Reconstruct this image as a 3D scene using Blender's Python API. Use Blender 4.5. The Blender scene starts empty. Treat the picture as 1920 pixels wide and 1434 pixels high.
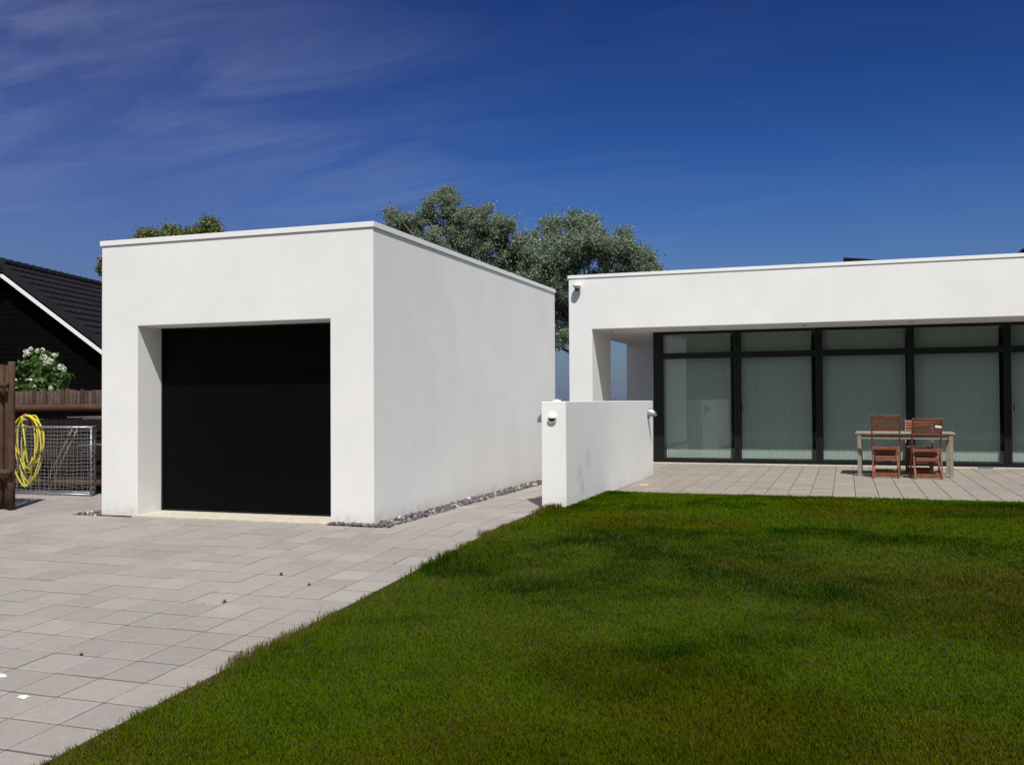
import bpy, bmesh, math, random
import numpy as np
from mathutils import Vector, Matrix
R = math.radians
random.seed(7)
rng = np.random.default_rng(11)
scene = bpy.context.scene
C = scene.collection

# ------------------------------------------------------------------ camera
cam_d = bpy.data.cameras.new('camera'); cam = bpy.data.objects.new('camera', cam_d); C.objects.link(cam)
cam_d.sensor_fit = 'HORIZONTAL'; cam_d.sensor_width = 36; cam_d.lens = 33.83
cam_d.clip_start = 0.05; cam_d.clip_end = 3000
fw = Vector((-0.3272476, 0.94474961, 0.0188995)); rt = Vector((0.94486559, 0.32740552, -0.00588571)); up = Vector((0.01174832, -0.0159314, 0.99980406))
cam.matrix_world = Matrix(((rt.x, up.x, -fw.x, 4.5643), (rt.y, up.y, -fw.y, -8.8428), (rt.z, up.z, -fw.z, 1.26), (0, 0, 0, 1)))
scene.camera = cam

# ------------------------------------------------------------------ sun, sky, exposure
SUN = Vector((0.345, -0.617, 1.0)).normalized()
EL = math.asin(SUN.z); AZ = math.atan2(SUN.x, SUN.y)
sd = bpy.data.lights.new('sun', 'SUN'); sd.energy = 4.55; sd.angle = R(0.53); sd.color = (1.0, 0.955, 0.89)
sun = bpy.data.objects.new('sun', sd); C.objects.link(sun); sun.rotation_euler = SUN.to_track_quat('Z', 'Y').to_euler(); sun.location = (8, -16, 26)

w = bpy.data.worlds.new('World'); scene.world = w; w.use_nodes = True
nt = w.node_tree; nt.nodes.clear()
N = nt.nodes.new; L = nt.links.new
sky = N('ShaderNodeTexSky'); sky.sky_type = 'NISHITA'; sky.sun_disc = False
sky.sun_elevation = EL; sky.sun_rotation = AZ; sky.altitude = 300; sky.air_density = 1.0; sky.dust_density = 0.4; sky.ozone_density = 4.0
hs = N('ShaderNodeHueSaturation'); hs.inputs['Saturation'].default_value = 1.15; hs.inputs['Value'].default_value = 1.0; hs.inputs['Hue'].default_value = 0.508
L(sky.outputs[0], hs.inputs['Color'])
# thin cirrus: noise stretched along the view's horizontal, projected on a high plane
tc = N('ShaderNodeTexCoord'); sep = N('ShaderNodeSeparateXYZ'); L(tc.outputs['Generated'], sep.inputs[0])
mz = N('ShaderNodeMath'); mz.operation = 'ADD'; mz.inputs[1].default_value = 0.18; L(sep.outputs['Z'], mz.inputs[0])
dx = N('ShaderNodeMath'); dx.operation = 'DIVIDE'; L(sep.outputs['X'], dx.inputs[0]); L(mz.outputs[0], dx.inputs[1])
dy = N('ShaderNodeMath'); dy.operation = 'DIVIDE'; L(sep.outputs['Y'], dy.inputs[0]); L(mz.outputs[0], dy.inputs[1])
cb = N('ShaderNodeCombineXYZ'); L(dx.outputs[0], cb.inputs[0]); L(dy.outputs[0], cb.inputs[1])
mp = N('ShaderNodeMapping'); mp.inputs['Rotation'].default_value = (0, 0, R(-14)); mp.inputs['Scale'].default_value = (0.75, 2.2, 1); L(cb.outputs[0], mp.inputs[0])
n1 = N('ShaderNodeTexNoise'); n1.inputs['Scale'].default_value = 2.3; n1.inputs['Detail'].default_value = 9; n1.inputs['Roughness'].default_value = 0.62; n1.inputs['Distortion'].default_value = 0.9
L(mp.outputs[0], n1.inputs['Vector'])
n2 = N('ShaderNodeTexNoise'); n2.inputs['Scale'].default_value = 0.55; n2.inputs['Detail'].default_value = 2; L(cb.outputs[0], n2.inputs['Vector'])
r1 = N('ShaderNodeMapRange'); r1.inputs[1].default_value = 0.40; r1.inputs[2].default_value = 0.80; L(n1.outputs[0], r1.inputs[0])
r2 = N('ShaderNodeMapRange'); r2.inputs[1].default_value = 0.38; r2.inputs[2].default_value = 0.62; L(n2.outputs[0], r2.inputs[0])
# more cirrus to the left (-X) part of the sky
r3 = N('ShaderNodeMapRange'); r3.inputs[1].default_value = -0.05; r3.inputs[2].default_value = -0.5; r3.inputs[3].default_value = 0.10; r3.inputs[4].default_value = 1.0; L(sep.outputs['X'], r3.inputs[0])
m1 = N('ShaderNodeMath'); m1.operation = 'MULTIPLY'; L(r1.outputs[0], m1.inputs[0]); L(r2.outputs[0], m1.inputs[1])
m2 = N('ShaderNodeMath'); m2.operation = 'MULTIPLY'; L(m1.outputs[0], m2.inputs[0]); L(r3.outputs[0], m2.inputs[1])
m3 = N('ShaderNodeMath'); m3.operation = 'MULTIPLY'; m3.inputs[1].default_value = 0.45; L(m2.outputs[0], m3.inputs[0])
def vmath(op, A, B):
    n = N('ShaderNodeVectorMath'); n.operation = op
    for k_, v_ in ((0, A), (1, B)):
        if isinstance(v_, tuple): n.inputs[k_].default_value = v_
        else: L(v_, n.inputs[k_])
    return n
def wmix(f_, A, B):
    n = N('ShaderNodeMix'); n.data_type = 'RGBA'
    for k_, v_ in ((0, f_), (6, A), (7, B)):
        if isinstance(v_, float): n.inputs[k_].default_value = v_
        elif isinstance(v_, tuple): n.inputs[k_].default_value = (*v_, 1)
        else: L(v_, n.inputs[k_])
    return n.outputs[2]
def smooth(o_, a_, b_, c_=0.0, d_=1.0):
    n = N('ShaderNodeMapRange'); n.interpolation_type = 'SMOOTHSTEP'; L(o_, n.inputs[0])
    for k_, v_ in zip((1, 2, 3, 4), (a_, b_, c_, d_)): n.inputs[k_].default_value = v_
    return n.outputs[0]
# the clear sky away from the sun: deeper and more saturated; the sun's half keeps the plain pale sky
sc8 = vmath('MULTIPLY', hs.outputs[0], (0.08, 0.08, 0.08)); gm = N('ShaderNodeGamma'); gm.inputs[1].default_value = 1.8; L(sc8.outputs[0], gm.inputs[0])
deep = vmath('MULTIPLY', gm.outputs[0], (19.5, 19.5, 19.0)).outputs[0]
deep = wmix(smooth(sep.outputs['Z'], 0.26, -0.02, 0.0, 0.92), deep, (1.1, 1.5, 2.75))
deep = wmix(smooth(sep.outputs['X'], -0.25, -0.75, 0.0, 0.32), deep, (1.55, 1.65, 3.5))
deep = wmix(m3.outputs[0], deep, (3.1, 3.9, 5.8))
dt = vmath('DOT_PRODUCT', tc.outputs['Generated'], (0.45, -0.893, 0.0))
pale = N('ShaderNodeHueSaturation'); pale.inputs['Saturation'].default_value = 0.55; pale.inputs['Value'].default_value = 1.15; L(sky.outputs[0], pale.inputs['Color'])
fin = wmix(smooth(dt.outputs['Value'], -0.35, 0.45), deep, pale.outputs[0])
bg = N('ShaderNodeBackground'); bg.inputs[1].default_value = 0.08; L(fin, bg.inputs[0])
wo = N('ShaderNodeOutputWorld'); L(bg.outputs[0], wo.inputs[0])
scene.view_settings.view_transform = 'Standard'; scene.view_settings.look = 'None'
scene.view_settings.exposure = 0.07; scene.view_settings.gamma = 1.0

# ------------------------------------------------------------------ materials
MATS = {}
def mat(name, col, rough=0.8, spec=0.3, metal=0.0, noise=None, bump=None, attr=None, sss=None):
    """noise=(scale, amount, second colour); bump=(scale, strength, distance)"""
    m = bpy.data.materials.new(name); m.use_nodes = True; t = m.node_tree; b = t.nodes['Principled BSDF']
    b.inputs['Roughness'].default_value = rough; b.inputs['Specular IOR Level'].default_value = spec; b.inputs['Metallic'].default_value = metal
    b.inputs['Base Color'].default_value = (*col, 1)
    tcn = t.nodes.new('ShaderNodeTexCoord'); out = None
    if attr:
        a = t.nodes.new('ShaderNodeAttribute'); a.attribute_name = attr; out = a.outputs['Color']
    if noise:
        n = t.nodes.new('ShaderNodeTexNoise'); n.inputs['Scale'].default_value = noise[0]; n.inputs['Detail'].default_value = 6; n.inputs['Roughness'].default_value = 0.6
        t.links.new(tcn.outputs['Object'], n.inputs['Vector'])
        mr = t.nodes.new('ShaderNodeMapRange'); mr.inputs[1].default_value = 0.35; mr.inputs[2].default_value = 0.7; mr.inputs[4].default_value = noise[1]
        t.links.new(n.outputs[0], mr.inputs[0])
        x = t.nodes.new('ShaderNodeMix'); x.data_type = 'RGBA'; t.links.new(mr.outputs[0], x.inputs[0])
        if out: t.links.new(out, x.inputs[6])
        else: x.inputs[6].default_value = (*col, 1)
        x.inputs[7].default_value = (*noise[2], 1); out = x.outputs[2]
    if out: t.links.new(out, b.inputs['Base Color'])
    if bump:
        n = t.nodes.new('ShaderNodeTexNoise'); n.inputs['Scale'].default_value = bump[0]; n.inputs['Detail'].default_value = 4
        t.links.new(tcn.outputs['Object'], n.inputs['Vector'])
        bp = t.nodes.new('ShaderNodeBump'); bp.inputs['Strength'].default_value = bump[1]; bp.inputs['Distance'].default_value = bump[2]
        t.links.new(n.outputs[0], bp.inputs['Height']); t.links.new(bp.outputs[0], b.inputs['Normal'])
    MATS[name] = m
    return m

def stucco_mat(stains=None):
    m = mat('stucco', (0.80, 0.80, 0.785), 0.95, 0.15, bump=(95, 0.5, 0.006))
    t = m.node_tree; b = t.nodes['Principled BSDF']; tcn = t.nodes.new('ShaderNodeTexCoord')
    def noise(s, lo, hi, amt, stretch=None):
        n = t.nodes.new('ShaderNodeTexNoise'); n.inputs['Scale'].default_value = s; n.inputs['Detail'].default_value = 7; n.inputs['Roughness'].default_value = 0.65
        if stretch:
            mpn = t.nodes.new('ShaderNodeMapping'); mpn.inputs['Scale'].default_value = stretch
            t.links.new(tcn.outputs['Object'], mpn.inputs[0]); t.links.new(mpn.outputs[0], n.inputs['Vector'])
        else: t.links.new(tcn.outputs['Object'], n.inputs['Vector'])
        r = t.nodes.new('ShaderNodeMapRange'); r.inputs[1].default_value = lo; r.inputs[2].default_value = hi; r.inputs[4].default_value = amt
        t.links.new(n.outputs[0], r.inputs[0]); return r.outputs[0]
    def mixc(f, a, c2):
        x = t.nodes.new('ShaderNodeMix'); x.data_type = 'RGBA'; t.links.new(f, x.inputs[0])
        if isinstance(a, tuple): x.inputs[6].default_value = (*a, 1)
        else: t.links.new(a, x.inputs[6])
        x.inputs[7].default_value = (*c2, 1); return x.outputs[2]
    c = mixc(noise(1.1, 0.4, 0.7, 0.65), (0.80, 0.80, 0.785), (0.70, 0.715, 0.71))
    c = mixc(noise(0.9, 0.5, 0.8, 0.22, (3, 3, 0.8)), c, (0.70, 0.715, 0.71))       # faint run marks
    c = mixc(noise(140, 0.45, 0.8, 0.35), c, (0.62, 0.63, 0.62))                    # grain of the render
    # splash dirt in the lowest 15 cm
    s = t.nodes.new('ShaderNodeSeparateXYZ'); t.links.new(tcn.outputs['Object'], s.inputs[0])
    rz = t.nodes.new('ShaderNodeMapRange'); rz.inputs[1].default_value = 0.16; rz.inputs[2].default_value = 0.0; rz.inputs[4].default_value = 1.0; t.links.new(s.outputs['Z'], rz.inputs[0])
    mm = t.nodes.new('ShaderNodeMath'); mm.operation = 'MULTIPLY'; t.links.new(rz.outputs[0], mm.inputs[0]); t.links.new(noise(9, 0.4, 0.75, 0.7), mm.inputs[1])
    c = mixc(mm.outputs[0], c, (0.50, 0.42, 0.33))
    if stains:
        for (py_, pz_, pr_) in stains:
            dv = t.nodes.new('ShaderNodeVectorMath'); dv.operation = 'DISTANCE'; t.links.new(tcn.outputs['Object'], dv.inputs[0]); dv.inputs[1].default_value = (1.48, py_, pz_)
            rr_ = t.nodes.new('ShaderNodeMapRange'); rr_.inputs[1].default_value = pr_; rr_.inputs[2].default_value = 0.0; rr_.inputs[4].default_value = 1.3; t.links.new(dv.outputs['Value'], rr_.inputs[0])
            mk = t.nodes.new('ShaderNodeMath'); mk.operation = 'MULTIPLY'; t.links.new(rr_.outputs[0], mk.inputs[0]); t.links.new(noise(16, 0.35, 0.6, 0.5), mk.inputs[1]); c = mixc(mk.outputs[0], c, (0.36, 0.40, 0.42))
    t.links.new(c, b.inputs['Base Color'])
    return m
STUCCO = stucco_mat(); STUCCO_LOW = stucco_mat([(2.55, .36, .16), (2.70, .20, .15), (3.0, .5, .2)])
TRIM = mat('white_metal_trim', (0.82, 0.82, 0.82), 0.45, 0.4, noise=(3, 0.3, (0.72, 0.72, 0.71)))
ROOFING = mat('roof_felt', (0.05, 0.05, 0.05), 0.9)
BLACKDOOR = mat('black_door_paint', (0.0018, 0.0018, 0.0022), 0.5, 0.07, noise=(2, 0.5, (0.003, 0.0028, 0.003)), bump=(30, 0.03, 0.002))
BLACKFRAME = mat('black_frame_paint', (0.008, 0.009, 0.011), 0.4, 0.25, noise=(5, 0.4, (0.011, 0.012, 0.014)))
CREAM = mat('cream_concrete', (0.62, 0.57, 0.46), 0.9, 0.2, noise=(14, 0.7, (0.44, 0.39, 0.31)), bump=(60, 0.3, 0.004))
SOFFIT = STUCCO
def tile_mat(name, ca, cb2, cc):
    m = bpy.data.materials.new(name); m.use_nodes = True; t = m.node_tree; b = t.nodes['Principled BSDF']
    b.inputs['Roughness'].default_value = 0.9; b.inputs['Specular IOR Level'].default_value = 0.2
    a = t.nodes.new('ShaderNodeAttribute'); a.attribute_name = 'tone'
    tcn = t.nodes.new('ShaderNodeTexCoord')
    n = t.nodes.new('ShaderNodeTexNoise'); n.inputs['Scale'].default_value = 2.2; n.inputs['Detail'].default_value = 8; n.inputs['Roughness'].default_value = 0.7; t.links.new(tcn.outputs['Object'], n.inputs['Vector'])
    g = t.nodes.new('ShaderNodeTexNoise'); g.inputs['Scale'].default_value = 220; g.inputs['Detail'].default_value = 3; t.links.new(tcn.outputs['Object'], g.inputs['Vector'])
    def mr(o, lo, hi, to):
        r = t.nodes.new('ShaderNodeMapRange'); r.inputs[1].default_value = lo; r.inputs[2].default_value = hi; r.inputs[4].default_value = to; t.links.new(o, r.inputs[0]); return r.outputs[0]
    def mix(f, p, q):
        x = t.nodes.new('ShaderNodeMix'); x.data_type = 'RGBA'; t.links.new(f, x.inputs[0])
        for s, v in ((6, p), (7, q)):
            if isinstance(v, tuple): x.inputs[s].default_value = (*v, 1)
            else: t.links.new(v, x.inputs[s])
        return x.outputs[2]
    cl_ = t.nodes.new('ShaderNodeClamp'); cl_.inputs['Min'].default_value = -0.6; cl_.inputs['Max'].default_value = 3.0; t.links.new(a.outputs['Fac'], cl_.inputs[0]); c = mix(cl_.outputs[0], ca, cb2); t.nodes[-1].clamp_factor = False
    n3_ = t.nodes.new('ShaderNodeTexNoise'); n3_.inputs['Scale'].default_value = 0.55; n3_.inputs['Detail'].default_value = 5; n3_.inputs['Roughness'].default_value = 0.6; t.links.new(tcn.outputs['Object'], n3_.inputs['Vector'])
    n4_ = t.nodes.new('ShaderNodeTexNoise'); n4_.inputs['Scale'].default_value = 17; n4_.inputs['Detail'].default_value = 5; n4_.inputs['Roughness'].default_value = 0.7; t.links.new(tcn.outputs['Object'], n4_.inputs['Vector'])
    c = mix(mr(n.outputs[0], 0.4, 0.7, 0.75), c, cc)
    c = mix(mr(n3_.outputs[0], 0.48, 0.72, 0.5), c, (0.235, 0.215, 0.19))
    c = mix(mr(n4_.outputs[0], 0.5, 0.78, 0.5), c, (0.44, 0.41, 0.38))
    c = mix(mr(g.outputs[0], 0.42, 0.75, 0.55), c, (0.13, 0.12, 0.11))
    t.links.new(c, b.inputs['Base Color'])
    bp = t.nodes.new('ShaderNodeBump'); bp.inputs['Strength'].default_value = 0.35; bp.inputs['Distance'].default_value = 0.002; t.links.new(g.outputs[0], bp.inputs['Height']); t.links.new(bp.outputs[0], b.inputs['Normal'])
    return m
TILE = tile_mat('driveway_tile', (0.395, 0.365, 0.34), (0.30, 0.278, 0.26), (0.335, 0.298, 0.262))
TILE2 = tile_mat('terrace_tile', (0.35, 0.312, 0.272), (0.262, 0.234, 0.205), (0.32, 0.276, 0.224))
SAND = mat('joint_sand', (0.040, 0.030, 0.021), 0.95, 0.1, noise=(5, 0.6, (0.10, 0.08, 0.058)))
SOIL = mat('lawn_soil', (0.034, 0.038, 0.009), 0.95, 0.1, noise=(6, 0.6, (0.085, 0.058, 0.028)), bump=(60, 0.6, 0.01))
FIELD = mat('field_ground', (0.05, 0.06, 0.025), 0.95, 0.1, noise=(0.3, 0.6, (0.09, 0.08, 0.045)))
GRASS = mat('grass_blades', (0.04, 0.08, 0.01), 0.9, 0.0, attr='col')
GRAVEL = mat('gravel_stone', (0.16, 0.13, 0.13), 0.85, 0.3, attr='col', bump=(90, 0.3, 0.003))
LOG = mat('stained_log', (0.06, 0.033, 0.022), 0.85, 0.15, noise=(7, 0.8, (0.11, 0.065, 0.042)), bump=(25, 0.4, 0.006))
LOG2 = mat('weathered_paling', (0.06, 0.038, 0.03), 0.9, 0.15, noise=(9, 0.8, (0.115, 0.08, 0.065)), bump=(30, 0.5, 0.006))
LOG3 = mat('grey_paling', (0.09, 0.068, 0.06), 0.9, 0.15, noise=(9, 0.8, (0.05, 0.036, 0.032)), bump=(30, 0.5, 0.006))
LOG4 = mat('dark_paling', (0.035, 0.022, 0.018), 0.9, 0.15, noise=(9, 0.8, (0.07, 0.048, 0.04)), bump=(30, 0.5, 0.006))
DARKSTRIP = mat('dark_strip', (0.016, 0.011, 0.010), 0.9, 0.1, noise=(8, 0.7, (0.035, 0.022, 0.018)))
GREYMETAL = mat('galvanised_tube', (0.28, 0.29, 0.32), 0.4, 0.5, 0.6, noise=(12, 0.5, (0.3, 0.31, 0.33)))
NETM = mat('net_cord', (0.26, 0.26, 0.265), 0.8, 0.2)
RUST = mat('dull_brown_tube', (0.15, 0.12, 0.115), 0.6, 0.3, noise=(20, 0.6, (0.22, 0.19, 0.18)))
YELLOW = mat('yellow_hose', (0.68, 0.57, 0.035), 0.55, 0.25, noise=(8, 0.8, (0.48, 0.41, 0.06)))
REDP = mat('red_plastic', (0.35, 0.05, 0.04), 0.5)
WHITEP = mat('white_plastic', (0.8, 0.8, 0.78), 0.35, 0.5, noise=(20, 0.2, (0.7, 0.7, 0.68)))
SILVER = mat('silver_lamp', (0.24, 0.25, 0.27), 0.4, 0.4, 0.85, noise=(15, 0.4, (0.45, 0.46, 0.48)))
DARKGL = mat('dark_dome', (0.02, 0.02, 0.022), 0.12, 0.6)
GREYGL = mat('grey_lens', (0.12, 0.12, 0.125), 0.3, 0.5)
FROST = mat('frosted_lens', (0.5, 0.5, 0.48), 0.3, 0.5)
TEAK = mat('oiled_wood', (0.235, 0.085, 0.04), 0.5, 0.35, noise=(14, 0.8, (0.12, 0.034, 0.02)))
GREYWOOD = mat('weathered_teak', (0.30, 0.26, 0.215), 0.85, 0.2, noise=(18, 0.8, (0.20, 0.165, 0.13)))
ROOFTILE = mat('black_roof_tile', (0.012, 0.011, 0.014), 0.55, 0.25, noise=(2.5, 0.5, (0.022, 0.020, 0.025)))
BLACKWOOD = mat('black_cladding', (0.003, 0.0027, 0.003), 0.95, 0.03, noise=(5, 0.6, (0.005, 0.004, 0.004)))
WHITEPAINT = mat('white_paint', (0.8, 0.8, 0.8), 0.5, 0.3, noise=(6, 0.3, (0.7, 0.7, 0.7)))
BARK = mat('bark', (0.09, 0.075, 0.06), 0.95, 0.1, noise=(12, 0.7, (0.16, 0.14, 0.12)), bump=(18, 0.6, 0.02))
LEAF = mat('leaves', (0.08, 0.12, 0.06), 0.5, 0.3, attr='col')
PETAL = mat('white_blossom', (0.78, 0.78, 0.68), 0.7, 0.2, noise=(30, 0.4, (0.6, 0.62, 0.45)))
DRY = mat('dry_leaf', (0.17, 0.12, 0.075), 0.8, 0.2, noise=(40, 0.6, (0.24, 0.18, 0.11)))
PANEL = mat('solar_cell', (0.008, 0.009, 0.014), 0.25, 0.5, noise=(4, 0.4, (0.012, 0.013, 0.022)))
BONE = mat('pale_chip', (0.75, 0.72, 0.68), 0.7, 0.3)

# leaf translucency
t = LEAF.node_tree; b = t.nodes['Principled BSDF']; tr = t.nodes.new('ShaderNodeBsdfTranslucent'); ms = t.nodes.new('ShaderNodeMixShader'); ms.inputs[0].default_value = 0.33
a = [n for n in t.nodes if n.type == 'ATTRIBUTE'][0]; t.links.new(a.outputs['Color'], tr.inputs[0])
o = t.nodes['Material Output']; t.links.new(b.outputs[0], ms.inputs[1]); t.links.new(tr.outputs[0], ms.inputs[2]); t.links.new(ms.outputs[0], o.inputs[0])
t = GRASS.node_tree; b = t.nodes['Principled BSDF']; tr = t.nodes.new('ShaderNodeBsdfTranslucent'); ms = t.nodes.new('ShaderNodeMixShader'); ms.inputs[0].default_value = 0.25
a = [n for n in t.nodes if n.type == 'ATTRIBUTE'][0]; t.links.new(a.outputs['Color'], tr.inputs[0])
o = t.nodes['Material Output']; t.links.new(b.outputs[0], ms.inputs[1]); t.links.new(tr.outputs[0], ms.inputs[2]); t.links.new(ms.outputs[0], o.inputs[0])

def glass_mat():
    m = bpy.data.materials.new('window_glass'); m.use_nodes = True; t = m.node_tree; t.nodes.clear()
    tp = t.nodes.new('ShaderNodeBsdfTransparent'); tp.inputs[0].default_value = (0.865, 0.915, 0.895, 1)
    g = t.nodes.new('ShaderNodeBsdfGlossy'); g.inputs['Roughness'].default_value = 0.0; g.inputs[0].default_value = (0.95, 1, 1, 1)
    lw_ = t.nodes.new('ShaderNodeLayerWeight'); lw_.inputs[0].default_value = 0.5; p5 = t.nodes.new('ShaderNodeMath'); p5.operation = 'POWER'; p5.inputs[1].default_value = 5; t.links.new(lw_.outputs['Facing'], p5.inputs[0]); f = t.nodes.new('ShaderNodeMath'); f.operation = 'MULTIPLY_ADD'; f.inputs[1].default_value = 0.95; f.inputs[2].default_value = 0.042; t.links.new(p5.outputs[0], f.inputs[0])
    x = t.nodes.new('ShaderNodeMixShader'); o = t.nodes.new('ShaderNodeOutputMaterial')
    t.links.new(f.outputs[0], x.inputs[0]); t.links.new(tp.outputs[0], x.inputs[1]); t.links.new(g.outputs[0], x.inputs[2]); t.links.new(x.outputs[0], o.inputs[0])
    return m
GLASS = glass_mat()
BLIND = mat('pleated_fabric', (0.62, 0.65, 0.625), 0.9, 0.1, noise=(4, 0.3, (0.54, 0.565, 0.545)))
t = BLIND.node_tree; b = t.nodes['Principled BSDF']; tr = t.nodes.new('ShaderNodeBsdfTranslucent'); tr.inputs[0].default_value = (0.4, 0.43, 0.4, 1); ms = t.nodes.new('ShaderNodeMixShader'); ms.inputs[0].default_value = 0.2
o = t.nodes['Material Output']; t.links.new(b.outputs[0], ms.inputs[1]); t.links.new(tr.outputs[0], ms.inputs[2]); t.links.new(ms.outputs[0], o.inputs[0])
ROOM = mat('room_paint', (0.25, 0.25, 0.25), 0.9)

# ------------------------------------------------------------------ helpers
def tag(o, label=None, cat=None, group=None, kind=None):
    if label: o['label'] = label
    if cat: o['category'] = cat
    if group: o['group'] = group
    if kind: o['kind'] = kind
    return o
def thing(name, loc, label, cat, rz=0, group=None):
    o = bpy.data.objects.new(name, None); C.objects.link(o); o.location = loc; o.rotation_euler = (0, 0, rz); o.empty_display_size = 0.2
    return tag(o, label, cat, group)
def finish(name, me, m, parent, bevel=0, smooth=False):
    o = bpy.data.objects.new(name, me); C.objects.link(o)
    if m:
        if isinstance(m, (list, tuple)):
            for k in m: me.materials.append(k)
        else: me.materials.append(m)
    if parent: o.parent = parent
    if smooth: me.polygons.foreach_set('use_smooth', [True] * len(me.polygons))
    if bevel:
        md = o.modifiers.new('bevel', 'BEVEL'); md.width = bevel; md.segments = 2; md.limit_method = 'ANGLE'; md.angle_limit = R(40)
    return o
class MB:
    def __init__(s): s.v = []; s.f = []
    def add(s, vs, fs):
        k = len(s.v); s.v += [tuple(v) for v in vs]; s.f += [tuple(i + k for i in f) for f in fs]; return s
    def box(s, x0, x1, y0, y1, z0, z1, M=None):
        vs = [Vector((x, y, z)) for x in (x0, x1) for y in (y0, y1) for z in (z0, z1)]
        if M is not None: vs = [M @ v for v in vs]
        return s.add(vs, [(0, 1, 3, 2), (4, 6, 7, 5), (0, 4, 5, 1), (2, 3, 7, 6), (0, 2, 6, 4), (1, 5, 7, 3)])
    def beam(s, a, b2, wx, wy, upv=(0, 0, 1)):
        a = Vector(a); b2 = Vector(b2); d = (b2 - a); ln = d.length; d.normalize(); u = Vector(upv)
        x = d.cross(u)
        if x.length < 1e-4: x = d.cross(Vector((0, 1, 0)))
        x.normalize(); y = x.cross(d)
        vs = [p + x * (sx * wx / 2) + y * (sy * wy / 2) for p in (a, b2) for sx in (-1, 1) for sy in (-1, 1)]
        return s.add(vs, [(0, 1, 3, 2), (4, 6, 7, 5), (0, 4, 5, 1), (2, 3, 7, 6), (0, 2, 6, 4), (1, 5, 7, 3)])
    def tube(s, pts, r, n=8, cap=True):
        pts = [Vector(p) for p in pts]; m = len(pts); rs = r if isinstance(r, (list, tuple)) else [r] * m
        k = len(s.v); prev = None
        for i, p in enumerate(pts):
            d = (pts[min(i + 1, m - 1)] - pts[max(i - 1, 0)]).normalized()
            if prev is None:
                x = d.cross(Vector((0.01, 0.02, 1)))
                if x.length < 0.05: x = d.cross(Vector((1, 0, 0)))
            else: x = prev - d * prev.dot(d)
            x.normalize(); prev = x; y = d.cross(x)
            for j in range(n):
                a2 = 2 * math.pi * j / n; s.v.append(tuple(p + (x * math.cos(a2) + y * math.sin(a2)) * rs[i]))
        for i in range(m - 1):
            for j in range(n):
                s.f.append((k + i * n + j, k + i * n + (j + 1) % n, k + (i + 1) * n + (j + 1) % n, k + (i + 1) * n + j))
        if cap:
            s.f.append(tuple(k + j for j in range(n))[::-1]); s.f.append(tuple(k + (m - 1) * n + j for j in range(n)))
        return s
    def prism(s, poly, y0, y1):     # polygon in XZ extruded along Y
        n = len(poly); vs = [(x, y0, z) for x, z in poly] + [(x, y1, z) for x, z in poly]
        fs = [tuple(range(n)), tuple(range(n, 2 * n))[::-1]] + [(i, i + n, (i + 1) % n + n, (i + 1) % n) for i in range(n)]
        return s.add(vs, fs)
    def build(s, name, m, parent=None, bevel=0, smooth=False):
        me = bpy.data.meshes.new(name); me.from_pydata(s.v, [], s.f)
        bm = bmesh.new(); bm.from_mesh(me); bmesh.ops.recalc_face_normals(bm, faces=bm.faces); bm.to_mesh(me); bm.free()
        return finish(name, me, m, parent, bevel, smooth)
def np_mesh(name, V, F, m, parent=None, col=None, smooth=False, attr='col', matidx=None):
    """V (n,3) verts; F (k,q) faces; col (n,3) per vertex or (n,) float"""
    me = bpy.data.meshes.new(name); nv = len(V); k, q = F.shape
    me.vertices.add(nv); me.vertices.foreach_set('co', np.ascontiguousarray(V, dtype=np.float32).ravel())
    me.loops.add(k * q); me.loops.foreach_set('vertex_index', np.ascontiguousarray(F, dtype=np.int32).ravel())
    me.polygons.add(k); me.polygons.foreach_set('loop_start', np.arange(0, k * q, q, dtype=np.int32)); me.polygons.foreach_set('loop_total', np.full(k, q, dtype=np.int32))
    if matidx is not None: me.polygons.foreach_set('material_index', matidx.astype(np.int32))
    me.update(calc_edges=True); me.validate(); me.polygons.foreach_set('use_smooth', [False] * len(me.polygons))
    if col is not None:
        if col.ndim == 1:
            a = me.attributes.new(attr, 'FLOAT', 'POINT'); a.data.foreach_set('value', col.astype(np.float32))
        else:
            a = me.attributes.new(attr, 'FLOAT_COLOR', 'POINT'); c4 = np.ones((nv, 4), np.float32); c4[:, :3] = col; a.data.foreach_set('color', c4.ravel())
    return finish(name, me, m, parent, 0, smooth)
# smooth value noise in numpy
_G = rng.random((64, 64))
def vnoise(x, y, s):
    x = np.asarray(x) * s + 100.3; y = np.asarray(y) * s + 57.7
    i = np.floor(x).astype(int); j = np.floor(y).astype(int); fx = x - i; fy = y - j
    fx = fx * fx * (3 - 2 * fx); fy = fy * fy * (3 - 2 * fy)
    g = lambda a, b: _G[a % 64, b % 64]
    return (g(i, j) * (1 - fx) + g(i + 1, j) * fx) * (1 - fy) + (g(i, j + 1) * (1 - fx) + g(i + 1, j + 1) * fx) * fy
def fbm(x, y, s, o=4):
    t = 0; a = 0.5
    for k in range(o): t = t + a * vnoise(x + 13.1 * k, y - 7.7 * k, s); s *= 2.03; a *= 0.5
    return t
def gz(y): return 0.05 * np.clip(y, -12.0, 0.0)

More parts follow.
